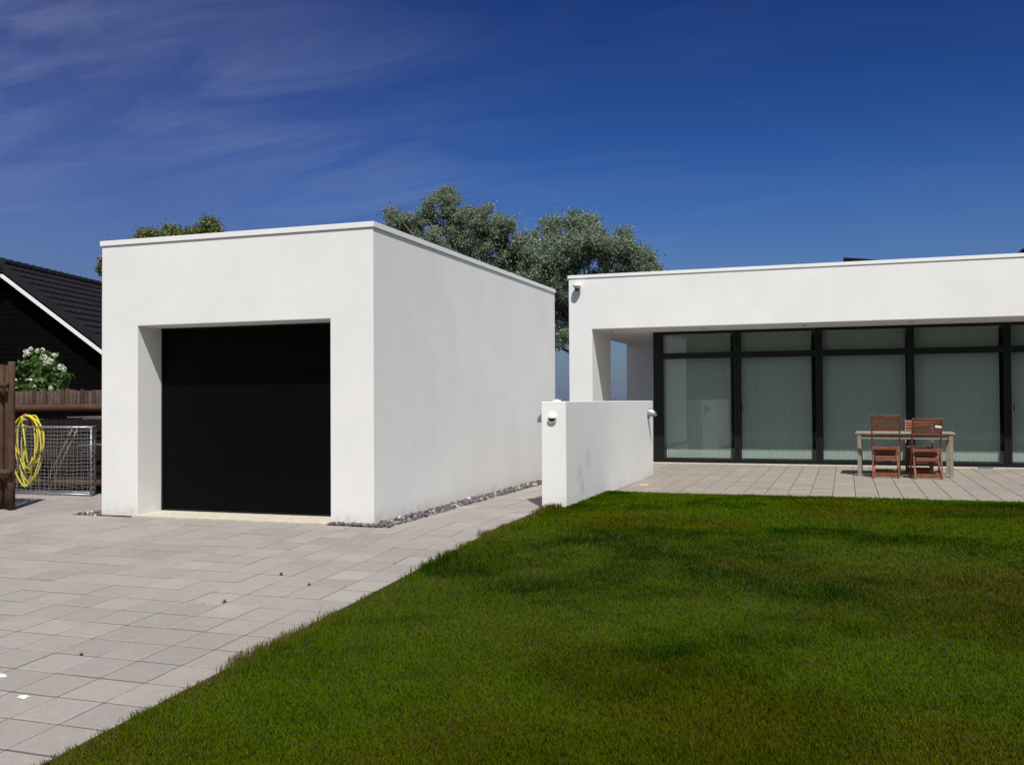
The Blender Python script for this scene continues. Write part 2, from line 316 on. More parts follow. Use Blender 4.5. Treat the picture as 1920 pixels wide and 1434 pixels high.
# ------------------------------------------------------------------ ground, paving, lawn
def grid_sheet(name, xs, ys, zf, m, kind='structure'):
    X, Y = np.meshgrid(xs, ys); V = np.stack([X.ravel(), Y.ravel(), zf(X, Y).ravel()], 1); nx = len(xs)
    i, j = np.meshgrid(np.arange(nx - 1), np.arange(len(ys) - 1)); a = (j * nx + i).ravel()
    F = np.stack([a, a + 1, a + 1 + nx, a + nx], 1)
    return tag(np_mesh(name, V, F, m, smooth=True), kind=kind)
big = np.concatenate([[-900, -300, -100], np.linspace(-50, 50, 41), [100, 300, 900]])
ysb = np.concatenate([[-900, -300, -100, -50, -30, -20], np.linspace(-14, 0, 8), [2, 5, 10, 20, 40, 100, 300, 900]])
grid_sheet('ground', big, ysb, lambda X, Y: gz(Y) - 0.09, FIELD)

def tiles(name, x0, x1, y0, y1, pitch, ox, oy, m, keep=lambda x, y: True, zf=lambda y: float(gz(y))):
    V = []; F = []; T = []; MI = []
    i0 = math.floor((x0 - ox) / pitch); i1 = math.ceil((x1 - ox) / pitch); j0 = math.floor((y0 - oy) / pitch); j1 = math.ceil((y1 - oy) / pitch)
    rr = random.Random(5); g = 0.0034; gy2 = 0.0022; ch = 0.005; chy = 0.007
    for i in range(i0, i1):
        colt = rr.uniform(-0.08, 0.08)
        for j in range(j0, j1):
            xa = max(x0, ox + i * pitch) + g; xb = min(x1, ox + (i + 1) * pitch) - g; ya = max(y0, oy + j * pitch) + g + gy2; yb = min(y1, oy + (j + 1) * pitch) - g - gy2; soil = rr.uniform(.3, 2.0)
            if xb - xa < 0.09 or yb - ya < 0.09: continue
            if not keep((xa + xb) / 2, (ya + yb) / 2): continue
            dz = rr.gauss(0, 0.0008); tx = rr.gauss(0, 0.0022); ty = rr.gauss(0, 0.0022); tone = min(1, max(0, rr.gauss(0.5, 0.27) + colt)); k = len(V); dl_ = max(0, rr.gauss(0.12, 0.22)); iw = rr.uniform(.018, .04)
            xc = (xa + xb) / 2; yc = (ya + yb) / 2
            z = lambda x, y: zf(y) + dz + (x - xc) * tx + (y - yc) * ty
            for (x, y) in ((xa, ya), (xb, ya), (xb, yb), (xa, yb)): V.append((x, y, z(x, y) - 0.028)); T.append(2.4)
            for (x, y) in ((xa, ya), (xb, ya), (xb, yb), (xa, yb)): V.append((x, y, z(x, y) - 0.003)); T.append(tone + soil)
            for (x, y) in ((xa + ch, ya + chy), (xb - ch, ya + chy), (xb - ch, yb - chy), (xa + ch, yb - chy)): V.append((x, y, z(x, y))); T.append(tone - dl_)
            for (x, y) in ((xa + iw, ya + iw), (xb - iw, ya + iw), (xb - iw, yb - iw), (xa + iw, yb - iw)): V.append((x, y, z(x, y))); T.append(tone)
            for r_ in (0, 4, 8):
                for q in range(4): F.append((k + r_ + q, k + r_ + (q + 1) % 4, k + r_ + 4 + (q + 1) % 4, k + r_ + 4 + q)); MI.append(0)
            F.append((k + 12, k + 13, k + 14, k + 15)); MI.append(0)
    ys_ = sorted({y0, y1} | ({0.0} if y0 < 0 < y1 else set())); k = len(V)
    for y in ys_: V += [(x0, y, zf(y) - 0.0075), (x1, y, zf(y) - 0.0075)]; T += [0, 0]
    for q in range(len(ys_) - 1): F.append((k + 2 * q, k + 2 * q + 1, k + 2 * q + 3, k + 2 * q + 2)); MI.append(1)
    V = np.array(V); o = np_mesh(name, V, np.array(F), [m, SAND], col=np.array(T), attr='tone', matidx=np.array(MI))
    return tag(o, kind='structure')
EDGE = 1.3175
tiles('driveway', -11.0, EDGE, -11.0, -0.11, 0.30, 1.0175, -0.11, TILE)
def keepp(x, y):
    if -3.46 < x < 0.24: return False
    if -3.76 < x < 0.0 and y < 6.6: return False
    return True
tiles('path', -3.457, EDGE, -0.11, 14.0, 0.30, 1.0175, -0.11, TILE, keep=lambda x, y: x > 0.25 or y > 6.8)
tiles('side_yard', -11.0, -3.70, -0.11, 2.02, 0.30, 1.0175, -0.11, TILE)
tiles('terrace', 1.3175, 12.0, 3.98, 10.19, 0.285, 2.679, 4.1, TILE2, zf=lambda y: 0.0)

# lawn soil: a gently uneven sheet whose left edge follows the paving
def lawn_z(X, Y): return gz(Y) + 0.004 + 0.02 * np.clip((X - 1.3) / 1.0, 0, 1) * np.clip((4.05 - Y) / 0.8, 0, 1) + 0.018 * (fbm(X, Y, 0.5, 2) - 0.4) * np.clip((X - 1.4), 0, 1)
def soil_left(Y): return 1.319 - 0.05 * np.clip((Y + 0.8) / 2.2, 0, 1)
def lawn_left(Y): return soil_left(Y) - 0.004 + 0.016 * np.sin(Y * 1.9) + 0.016 * np.sin(Y * 5.3 + 1) + .010 * np.sin(Y * 13.1 + 2) + .007 * np.sin(Y * 29 + .4)
ysl = np.linspace(-11.5, 3.985, 110); U = np.linspace(0, 1, 50) ** 1.5
Yg, Ug = np.meshgrid(ysl, U, indexing='ij'); Xl = soil_left(Yg); Xg = Xl + Ug * (14 - Xl); Zg = lawn_z(Xg, Yg) + 0.004
V = np.stack([Xg.ravel(), Yg.ravel(), Zg.ravel()], 1); nx = len(U)
i, j = np.meshgrid(np.arange(nx - 1), np.arange(len(ysl) - 1)); a = (j * nx + i).ravel()
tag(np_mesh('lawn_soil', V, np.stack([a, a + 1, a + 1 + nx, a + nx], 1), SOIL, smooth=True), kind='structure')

def grass_field():
    camx, camy = 4.5643, -8.8428
    n_try = 3400000
    # sample in polar coords about the camera spot so nearer turf is denser; limits cover the view and a step to each side
    d = 2.6 + (rng.random(n_try) ** 0.8) * 12.6
    th = (rng.random(n_try) - 0.5) * R(84) + math.atan2(fw.x, fw.y)
    x = camx + d * np.sin(th); y = camy + d * np.cos(th)
    ok = (y < 4.03) & (x > lawn_left(y) - 0.02) & ~((x > 1.165) & (x < 1.485) & (y > 1.95)) & ((y < 1.95) | (x > 1.4)) & (x < 13.9)
    dens = np.clip(0.22 + 0.8 * (7.5 - d) / 5.0, 0.26, 1.0)
    ok &= rng.random(n_try) < dens
    ragged = rng.random(n_try) < np.clip((x - lawn_left(y) + 0.06 - .08 * vnoise(y * 0 + 3, y, 3.3)) / 0.09, 0.05, 1); ok &= ragged
    x = x[ok]; y = y[ok]; d = d[ok]; n = len(x)
    lush = np.clip((fbm(x * 0.8 + 3, y * 1.1, 0.95, 5) - 0.40) * 4.2, 0, 1)          # lush against dry patches
    fine = vnoise(x, y, 9.0); fine2 = vnoise(x + 5, y + 9, 3.0)
    yel = np.clip((fbm(x * .9 + 31, y * 1.1 - 17, 0.85, 5) - 0.43) * 4.0 + np.clip((x - 3.4) / 9, -.25, .3), 0, 1)
    h = (0.013 + 0.013 * rng.random(n) + 0.010 * lush + 0.006 * fine) * np.where(rng.random(n) < 0.006, 1.8, 1)
    edge = np.clip(1 - (x - lawn_left(y)) / 0.20, 0, 1)
    wdt = (0.0013 + 0.0010 * rng.random(n)) * np.clip(d / 6.0, 1.0, 2.2)
    az = rng.random(n) * 2 * math.pi; lean = (0.25 + 0.75 * rng.random(n)) * h * 0.9; az2 = az + rng.normal(0, 0.9, n)
    # taller tufts pushed over the edge
    tuft = (vnoise(x, y, 4.1) > 0.62) & (edge > 0.05); h = np.where(tuft, h * 2.0, h)
    z = lawn_z(x, y)
    px, py = np.cos(az + math.pi / 2) * wdt, np.sin(az + math.pi / 2) * wdt
    lx, ly = np.cos(az2) * lean, np.sin(az2) * lean
    B = np.stack([x, y, z], 1)
    v0 = B + np.stack([px, py, 0 * px], 1); v1 = B - np.stack([px, py, 0 * px], 1)
    mid = B + np.stack([lx * .35, ly * .35, h * .62], 1); v2 = mid - np.stack([px, py, 0 * px], 1) * .8; v3 = mid + np.stack([px, py, 0 * px], 1) * .8
    v4 = B + np.stack([lx, ly, h], 1) + np.stack([px, py, 0 * px], 1) * .18; v5 = B + np.stack([lx, ly, h], 1) - np.stack([px, py, 0 * px], 1) * .18
    V = np.stack([v0, v1, v2, v3, v4, v5], 1).reshape(-1, 3)
    k = np.arange(n) * 6
    F = np.concatenate([np.stack([k, k + 1, k + 2, k + 3], 1), np.stack([k + 3, k + 2, k + 5, k + 4], 1)])
    green_d = np.array([0.009, 0.040, 0.0005]); green_l = np.array([0.074, 0.132, 0.001]); olive = np.array([0.080, 0.085, 0.002]); straw = np.array([0.17, 0.115, 0.035])
    mott = (fine2 - .5) * .35 + (vnoise(x * 1.1, y * .9, 6.3) - .5) * .35
    c = green_d + (green_l - green_d) * np.clip(1 - lush * 0.85 + mott * 1.3 + (rng.random(n) - .5) * .5, 0, 1)[:, None]
    c = c + (olive - c) * np.clip(yel * 0.66 + (vnoise(x + 70, y + 3, 4.4) - .5) * .4, 0, 1)[:, None]
    dry = (rng.random(n) < 0.004 + 0.035 * yel + 0.85 * edge * np.clip(vnoise(x * 0 + 9, y, 1.7) * 2.4 - .6, 0, 1))
    c = np.where(dry[:, None], straw * (0.6 + 0.6 * rng.random(n))[:, None], c)
    c = c * (0.86 + 0.28 * rng.random(n))[:, None]
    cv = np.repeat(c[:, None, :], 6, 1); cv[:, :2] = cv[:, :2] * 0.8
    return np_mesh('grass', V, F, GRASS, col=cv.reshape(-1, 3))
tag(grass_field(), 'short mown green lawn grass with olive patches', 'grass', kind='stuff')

def stones(pts_fn, n, s0, s1):
    base = bmesh.new(); bmesh.ops.create_icosphere(base, subdivisions=1, radius=1); bv = np.array([v.co[:] for v in base.verts]); bf = np.array([[v.index for v in f.verts] for f in base.faces]); base.free()
    Vs = []; Fs = []; Cs = []
    for k in range(n):
        x, y, z = pts_fn(k); s = rng.uniform(s0, s1)
        v = bv * (1 + rng.normal(0, 0.16, (len(bv), 1))) * np.array([s, s * rng.uniform(.6, 1), s * rng.uniform(.45, .8)])
        a = rng.uniform(0, 6.28); b2 = rng.normal(0, .5); Rz = np.array([[math.cos(a), -math.sin(a), 0], [math.sin(a), math.cos(a), 0], [0, 0, 1]]); Rx = np.array([[1, 0, 0], [0, math.cos(b2), -math.sin(b2)], [0, math.sin(b2), math.cos(b2)]])
        v = v @ Rx.T @ Rz.T + np.array([x, y, z + s * 0.3]); Fs.append(bf + k * len(bv)); Vs.append(v)
        r_ = rng.random(); c = np.array([0.13, 0.115, 0.12]) if r_ < .5 else np.array([0.07, 0.062, 0.066]) if r_ < .8 else np.array([0.22, 0.20, 0.20]) if r_ < .96 else np.array([.6, .58, .54])
        Cs.append(np.repeat((c * rng.uniform(.8, 1.2))[None], len(bv), 0))
    return np.concatenate(Vs), np.concatenate(Fs), np.concatenate(Cs)
def gp(k):
    q = rng.random()
    if k < 2300: return (0.012 + rng.random() * 0.215, -0.11 + rng.random() * 6.7, -0.012 + 0.024 * rng.random())
    if k < 2520: return (-0.5 + 0.74 * q, -0.012 - 0.095 * rng.random() * min(1, (q * .74 + .04) * 4), -0.012 + .016 * rng.random())
    return (-3.47 - 0.22 * rng.random(), -0.11 + 2.1 * rng.random() ** 1.5, -0.014 + .018 * rng.random())
V, F, Cc = stones(gp, 2850, 0.013, 0.027)
tag(np_mesh('gravel', V, F, GRAVEL, col=Cc), 'strip of dark grey gravel along the garage walls', 'gravel', kind='stuff')
def gp2(k): return (-3.62 + 0.42 * rng.random(), -0.118 - 0.03 * rng.random(), -0.008)
mb = MB(); mb.box(0.002, 0.246, -0.106, 13.9, -0.05, -0.018); mb.box(-3.69, -3.46, -0.106, 2.0, -0.05, -0.018); mb.box(-0.5, -0.002, -0.106, -0.002, -0.05, -0.018)
tag(mb.build('gravel_bed', SAND), kind='structure')

# ------------------------------------------------------------------ garage
G = thing('garage', (0, 0, 0), 'white flat roofed stucco garage with a black door in a deep recess', 'garage')
gw = 3.456; ol = -2.957; orr = -0.50; ot = 2.124; gl = 6.535
MB().prism([(-gw, -.12), (ol, -.12), (ol, ot), (orr, ot), (orr, -.12), (0, -.12), (0, 3.05), (-gw, 3.05)], 0, gl).build('wall', STUCCO, G, bevel=0.008)
MB().box(-gw + .2, -.2, gl - .01, gl + .0, 0, 2.1).build('rear_wall', STUCCO, G)
def fascia_ring(x0, x1, y0, y1, z0, z1, ov, m, parent, th=0.03):
    mb = MB(); o_ = [(x0 - ov, y0 - ov), (x1 + ov, y0 - ov), (x1 + ov, y1 + ov), (x0 - ov, y1 + ov)]; i_ = [(x0 + th, y0 + th), (x1 - th, y0 + th), (x1 - th, y1 - th), (x0 + th, y1 - th)]
    vs = [(x, y, z) for z in (z0, z1) for (x, y) in o_ + i_]
    fs = []
    for q in range(4):
        r_ = (q + 1) % 4
        fs += [(q, r_, 8 + r_, 8 + q), (4 + q, 12 + q, 12 + r_, 4 + r_), (8 + q, 8 + r_, 12 + r_, 12 + q), (q, 4 + q, 4 + r_, r_)]
    mb.add(vs, fs); return mb.build('fascia', m, parent, bevel=0.003)
fascia_ring(-gw, 0, 0, gl, 3.051, 3.108, 0.016, TRIM, G)
MB().box(-gw + .035, -.035, .035, gl - .035, 3.052, 3.085).build('roof', ROOFING, G)
# sectional door: many fine horizontal ribs with panel joints
poly = [(ol + .002, 0.416)]; mb = MB(); z = 0.02; prof = []
k = 0
while z < ot - 0.02:
    joint = (k % 16 == 15); prof += [(z, 0.416), (z + 0.024, 0.4155), (z + 0.0265, 0.4175 if not joint else 0.419), (z + 0.0295, 0.4175 if not joint else 0.419)]; z += 0.032; k += 1
prof.append((ot - 0.012, 0.416)); n = len(prof)
vs = [(ol + .004, y, z) for z, y in prof] + [(orr - .004, y, z) for z, y in prof]
mb.add(vs, [(i, i + 1, n + i + 1, n + i) for i in range(n - 1)])
mb.box(ol + .004, orr - .004, 0.432, 0.47, 0.02, ot - .012)
door = mb.build('door', BLACKDOOR, G)
MB().box(ol + .001, ol + .022, 0.400, 0.4145, 0.016, ot - .002).box(orr - .022, orr - .001, 0.400, 0.4145, 0.016, ot - .002).box(ol + .022, orr - .022, 0.400, 0.4145, ot - .02, ot - .002).build('door_frame', BLACKFRAME, G)
MB().box(ol + .02, orr - .02, 0.404, 0.4155, 0.016, 0.034).build('door_seal', BLACKFRAME, door)
MB().prism([(ol + .003, -.05), (orr - .003, -.05), (orr - .003, .014), (ol + .003, .014)], -0.095, 0.43).build('threshold', CREAM, G, bevel=0.004)

# ------------------------------------------------------------------ house
H = thing('house', (0, 0, 0), 'long white flat roofed house with a black framed glass wall under a deep overhang', 'house')
hx = -0.433; hox = 0.023; hy = 8.937; hz = 2.609; gy = 10.248; XR = 13.4
MB().prism([(hx, -.1), (hox, -.1), (hox, hz), (XR - .3, hz), (XR - .3, -.1), (XR, -.1), (XR, 3.59), (hx, 3.59)], hy, 10.452).build('wall', STUCCO, H, bevel=0.008)
MB().box(hx, XR, 10.452, 17.0, hz, 3.59).build('wall', STUCCO, H)
MB().box(hx, 1.1, 14.07, 14.3, -.1, hz - .002).build('wall', STUCCO, H)
MB().box(0.955, 1.10, 10.36, 14.068, -.1, hz - .002).build('wall', STUCCO, H)
fascia_ring(hx, XR, hy, 17.0, 3.590, 3.650, 0.017, TRIM, H)
MB().box(hx + .035, XR - .035, hy + .035, 16.96, 3.592, 3.63).build('roof', ROOFING, H)
MB().box(1.102, XR, 16.0, 16.2, 0, hz - .003).box(XR - .3, XR, 10.46, 15.99, 0, hz - .003).box(1.102, XR - .31, 10.30, 15.98, -.08, 0.01).build('room_wall', ROOM, H)
MB().box(0.93, XR - .31, 10.19, 10.30, -.03, 0.022).build('sill', CREAM, H, bevel=0.003)
mull = [(0.947, 1.14), (2.519, 2.639), (4.032, 4.153), (5.644, 5.765), (7.235, 7.355), (8.84, 8.96), (10.44, 10.56), (12.05, 12.17), (13.0, 13.09)]
def blind(x0, x1, par):
    nseg = int((x1 - x0) / 0.0205); z0 = 0.112; vs = []; top = 2.555
    for i in range(nseg + 1):
        x = x0 + (x1 - x0) * i / nseg; y = gy + 0.135 + (0.004 if i % 2 else -0.003) + random.uniform(-.002, .002)
        vs += [(x, y, z0 + random.uniform(-.002, .004)), (x, y, top)]
    n = len(vs)
    vs2 = [(x, y + 0.0012, z) for x, y, z in vs]
    fs = [(2 * i, 2 * i + 2, 2 * i + 3, 2 * i + 1) for i in range(nseg)] + [(n + 2 * i, n + 2 * i + 1, n + 2 * i + 3, n + 2 * i + 2) for i in range(nseg)]
    return MB().add(vs + vs2, fs).build('blind', BLIND, par)
zt0, zt1 = 2.068, 2.184
for k in range(len(mull) - 1):
    a0, a1 = mull[k]; b0, b1 = mull[k + 1]
    l = a0 if k == 0 else (a0 + a1) / 2 + .001; r_ = (b0 + b1) / 2 - .001
    mb = MB(); d0, d1 = gy - .03, gy + .06
    mb.prism([(l, .022), (r_, .022), (r_, hz - .002), (l, hz - .002), (l, .0221), (a1, .101), (a1, 2.557), (b0, 2.557), (b0, .101), (a1, .1009)][:0] or [(l, .022), (a1, .022), (a1, hz - .002), (l, hz - .002)], d0, d1)
    mb.prism([(b0, .022), (r_, .022), (r_, hz - .002), (b0, hz - .002)], d0, d1)
    mb.prism([(a1, .022), (b0, .022), (b0, .098), (a1, .098)], d0 + .004, d1 - .004)
    mb.prism([(a1, 2.557), (b0, 2.557), (b0, hz - .003), (a1, hz - .003)], d0 + .004, d1 - .004)
    mb.prism([(a1, zt0), (b0, zt0), (b0, zt1), (a1, zt1)], d0 + .004, d1 - .004)
    fr = mb.build('window', BLACKFRAME, H, bevel=0.003)
    MB().box(a1 - .004, b0 + .004, gy + .012, gy + .018, .094, zt0 + .004).build('pane', GLASS, fr)
    MB().box(a1 - .004, b0 + .004, gy + .012, gy + .018, zt1 - .004, 2.561).build('pane', GLASS, fr)
    blind(a1 + (.035 if k == 0 else .01), b0 - (.075 if k < 2 else .055 if k != 2 else .02), fr)
    if k in (1, 4):
        for xx in ((a1 + .03), (b0 - .03)):
            MB().box(xx - .009, xx + .009, gy - .065, gy - .05, 1.03, 1.16).box(xx - .006, xx + .006, gy - .05, gy - .031, 1.05, 1.07).box(xx - .006, xx + .006, gy - .05, gy - .031, 1.12, 1.14).build('handle', BLACKFRAME, fr)
# low closing blocks beneath window bay edges seen at the foot of the glass
MB().box(6.80, 7.03, 10.13, 10.19, 0.0, 0.03).build('drain_cover', GREYMETAL, H)
for x_, y_ in ((0.25, 9.60), (2.05, 9.52), (3.866, 9.52), (5.678, 9.48), (7.49, 9.48)):
    m_ = MB(); pts = [(x_ + .045 * math.cos(a), y_ + .045 * math.sin(a)) for a in np.linspace(0, 2 * math.pi, 21)[:-1]]
    m_.add([(x, y, hz - .006) for x, y in pts] + [(x, y, hz - .0005) for x, y in pts], [tuple(range(20))] + [(q, (q + 1) % 20, 20 + (q + 1) % 20, 20 + q) for q in range(20)])
    dl = m_.build('downlight', GREYMETAL, H)
    m_ = MB(); pts = [(x_ + .03 * math.cos(a), y_ + .03 * math.sin(a)) for a in np.linspace(0, 2 * math.pi, 17)[:-1]]
    m_.add([(x, y, hz - .0085) for x, y in pts] + [(x, y, hz - .0062) for x, y in pts], [tuple(range(16))] + [(q, (q + 1) % 16, 16 + (q + 1) % 16, 16 + q) for q in range(16)])
    m_.build('lens', DARKGL, dl)

# solar panels on the roof, tilted about Y, left edge high
def panel(x, lab):
    P = thing('solar_panel', (x, 10.5, 3.548), lab, 'solar panel', group='tilted dark panels on the house roof')
    ang = R(7.2); M = Matrix.Translation((0, 0, 0.335)) @ Matrix.Rotation(ang, 4, 'Y')
    MB().box(0, 1.66, -.5, .5, -.04, -.004, M).build('frame', BLACKFRAME, P, bevel=.003)
    MB().box(.015, 1.645, -.485, .485, -.004, .001, M).build('cells', PANEL, P)
    for xx, zz in ((.25, .24), (1.4, .12)):
        for yy in (-.4, .4): MB().box(xx, xx + .04, yy - .02, yy + .02, .0, zz).build('leg', GREYMETAL, P)
panel(4.56, 'dark tilted solar panel on the house roof above the table and chairs')
panel(7.535, 'dark tilted solar panel on the house roof at the right edge of the photo')

# dome camera
DC = thing('security_camera', (-0.234, hy, 3.40), 'white dome camera on the house wall below the roof corner', 'camera')
def lathe(mb, prof, n=20, M=Matrix.Identity(4), cap=True):
    k = len(mb.v)
    for (r_, z) in prof:
        for j in range(n):
            a = 2 * math.pi * j / n; mb.v.append(tuple(M @ Vector((r_ * math.cos(a), r_ * math.sin(a), z))))
    for i in range(len(prof) - 1):
        for j in range(n): mb.f.append((k + i * n + j, k + i * n + (j + 1) % n, k + (i + 1) * n + (j + 1) % n, k + (i + 1) * n + j))
    if cap: mb.f.append(tuple(k + j for j in range(n))); mb.f.append(tuple(k + (len(prof) - 1) * n + j for j in range(n)))
    return mb
T0 = Matrix.Translation((0, -.105, 0))
lathe(MB(), [(.02, .078), (.055, .074), (.078, .06), (.083, .04), (.083, .022), (.06, .018)], 24, T0).build('cap', WHITEP, DC, smooth=True)
lathe(MB(), [(.060, .017), (.060, -.012), (.052, -.016)], 24, T0).build('collar', WHITEP, DC, smooth=True)
lathe(MB(), [(.050, -.017), (.048, -.035), (.036, -.055), (.018, -.066), (.004, -.068)], 20, T0).build('dome', DARKGL, DC, smooth=True)
MB().box(-.045, .045, -.05, 0, .015, .065).build('bracket', WHITEP, DC, bevel=.006)

# ------------------------------------------------------------------ low wall and its lamps
MB_ = MB().box(1.181, 1.480, 1.973, 7.341, -.06, 1.247)
lw = MB_.build('low_wall', STUCCO_LOW, None, bevel=0.007)
tag(lw, 'white stucco garden wall standing free between the path and the terrace', 'wall')
# grey smudges low on the right face

def wall_lamp(loc, rz, m, lab, rx, ry, rzz, eyelid=False):
    W = thing('wall_lamp', loc, lab, 'wall lamp', rz, 'dome lamps on the low wall')
    n = 18; kk = 12; vs = []; fs = []
    for th_ in (1.0, 0.93):
        for i in range(kk + 1):
            a = (math.pi / 2) * i / kk
            for j in range(n + 1):
                b2 = math.pi * j / n
                vs.append((rx * th_ * math.cos(b2) * (math.cos(a) ** .8), -ry * th_ * math.sin(b2) * (math.cos(a) ** .85), rzz * th_ * math.sin(a)))
    s = (kk + 1) * (n + 1)
    for off in (0, s):
        for i in range(kk):
            for j in range(n): fs.append((off + i * (n + 1) + j, off + i * (n + 1) + j + 1, off + (i + 1) * (n + 1) + j + 1, off + (i + 1) * (n + 1) + j))
    for j in range(n): fs.append((j, j + 1, s + j + 1, s + j))
    MB().add(vs, fs).build('hood', m, W, smooth=True)
    def half_disc(r_, y0_, y1_, z_, m2, nm, inner=None):
        A = [(r_ * math.cos(a), -r_ * math.sin(a) * .9 + z_) for a in np.linspace(0, math.pi, 17)]
        if inner is None:
            n2 = len(A); MB().add([(x, y0_, z) for x, z in A] + [(x, y1_, z) for x, z in A], [tuple(range(n2))] + [(q, (q + 1) % n2, n2 + (q + 1) % n2, n2 + q) for q in range(n2)]).build(nm, m2, W)
        else:
            Bq = [(inner * math.cos(a), -inner * math.sin(a) * .9 + z_) for a in np.linspace(0, math.pi, 17)]; n2 = len(A); v_ = []
            for P_ in (A, Bq):
                for y_ in (y0_, y1_): v_ += [(x, y_, z) for x, z in P_]
            f_ = []
            for q in range(n2 - 1): f_ += [(q, q + 1, 2 * n2 + q + 1, 2 * n2 + q), (q, n2 + q, n2 + q + 1, q + 1), (2 * n2 + q, 2 * n2 + q + 1, 3 * n2 + q + 1, 3 * n2 + q)]
            MB().add(v_, f_).build(nm, m2, W)
    if eyelid:
        half_disc(rx * .92, -.006, 0, -.001, GREYGL, 'lens'); half_disc(rx * .98, -.030, 0, -.001, m, 'rim', rx * .86)
    else:
        half_disc(rx * .8, -.012, 0, -.001, m, 'back_plate'); half_disc(rx * .6, -.03, -.0125, -.002, FROST, 'lens')
    return W
wall_lamp((1.318, 1.972, 1.050), 0, WHITEP, 'white eyelid lamp on the narrow end of the low wall', .056, .052, .072, True)
wall_lamp((1.481, 6.90, 0.990), R(90), SILVER, 'silver quarter dome lamp on the low wall face toward the terrace', .062, .155, .130)
wall_lamp((1.180, 2.28, 0.998), R(-90), SILVER, 'shaded grey quarter dome lamp on the low wall face toward the garage', .062, .150, .125)
mbc = lathe(MB(), [(.050, 0), (.050, .012), (.046, .018), (.012, .020), (.010, .028), (.001, .029)], 20, Matrix.Translation((1.335, 2.10, 1.2475)))
tag(mbc.build('cap', WHITEP), 'small white cap lying on top of the low wall near its end', 'cap')

# ------------------------------------------------------------------ neighbour's house
NH = thing('neighbour_house', (-17.31, 11.5, 0), 'black clad house with black tiled gable roof and white verge board', 'house', rz=R(13.9))
# local axes: +x along the gable to the right, +y along the ridge away
pit = 0.742; hw = 4.6; Lr = 10.0; za = 5.12
wallp = [(-hw + .3, 0), (hw - .3, 0), (hw - .3, za - .35 - (hw - .3) * pit), (0, za - .35), (-hw + .3, za - .35 - (hw - .3) * pit)]
mb = MB(); mb.prism(wallp, 0.35, Lr - .3)
mb.build('wall', BLACKWOOD, NH)
mb = MB()
z = 0.1
while z < za - .5:
    half = min(hw - .3, (za - .36 - z - .12) / pit)
    if half > 0.1: mb.box(-half, half, .340, .349, z, z + .128)
    z += .14
mb.build('cladding', BLACKWOOD, NH)
def slope_mesh(sg):
    ns = 16; rows = []
    su = np.linspace(0, Lr, 200); V = []
    sl = math.hypot(1, pit); length = hw * sl
    crs = 0.33; m_ = int(length / crs)
    ts = []
    for i in range(m_ + 1): ts += [(i * crs, 0.035), (min((i + 1) * crs, length) - .002, 0.0 + .030 * 0)]  # each course rises at its top, drops at its foot
    vals = []
    for i in range(m_ + 1):
        a = i * crs; b2 = min((i + 1) * crs, length); vals += [(a + .001, 0.0), (b2 - .012, 0.038), (b2, 0.034)]
    for t_, off in vals:
        base = np.array([sg * t_ / sl, 0, za - t_ * pit / sl])
        nrm = np.array([sg * pit / sl, 0, 1 / sl])
        prof = 0.028 * np.abs(np.sin(su * math.pi / 0.30)) ** .8
        P = base[None] + nrm[None] * (off + prof)[:, None]; P[:, 1] = su; V.append(P)
    V = np.concatenate(V); nr = len(vals); nc = len(su)
    i, j = np.meshgrid(np.arange(nc - 1), np.arange(nr - 1)); a = (j * nc + i).ravel(); F = np.stack([a, a + 1, a + 1 + nc, a + nc], 1)
    return V, F
for sg in (1, -1):
    V, F = slope_mesh(sg); np_mesh('roof', V, F, ROOFTILE, NH, smooth=False)
    sl = math.hypot(1, pit)
    # verge: dark tile edge over a white board
    a0 = Vector((0, .02, za - .10)); b0 = Vector((sg * hw, .02, za - .10 - hw * pit))
    MB().beam(a0 + Vector((0, 0, .0)), b0, .06, .20, upv=(0, 0, 1)).build('verge', ROOFTILE, NH)
    MB().beam(a0 + Vector((0, -.03, -.24)), b0 + Vector((0, -.03, -.24)), .06, .085, upv=(0, 0, 1)).build('barge_board', WHITEPAINT, NH)
mb = MB()
for q in range(28):
    y = q * .36; mb.tube([(0, y, za + .045), (0, y + .36, za + .03)], [.115, .095], 10)
mb.build('ridge_tile', ROOFTILE, NH)

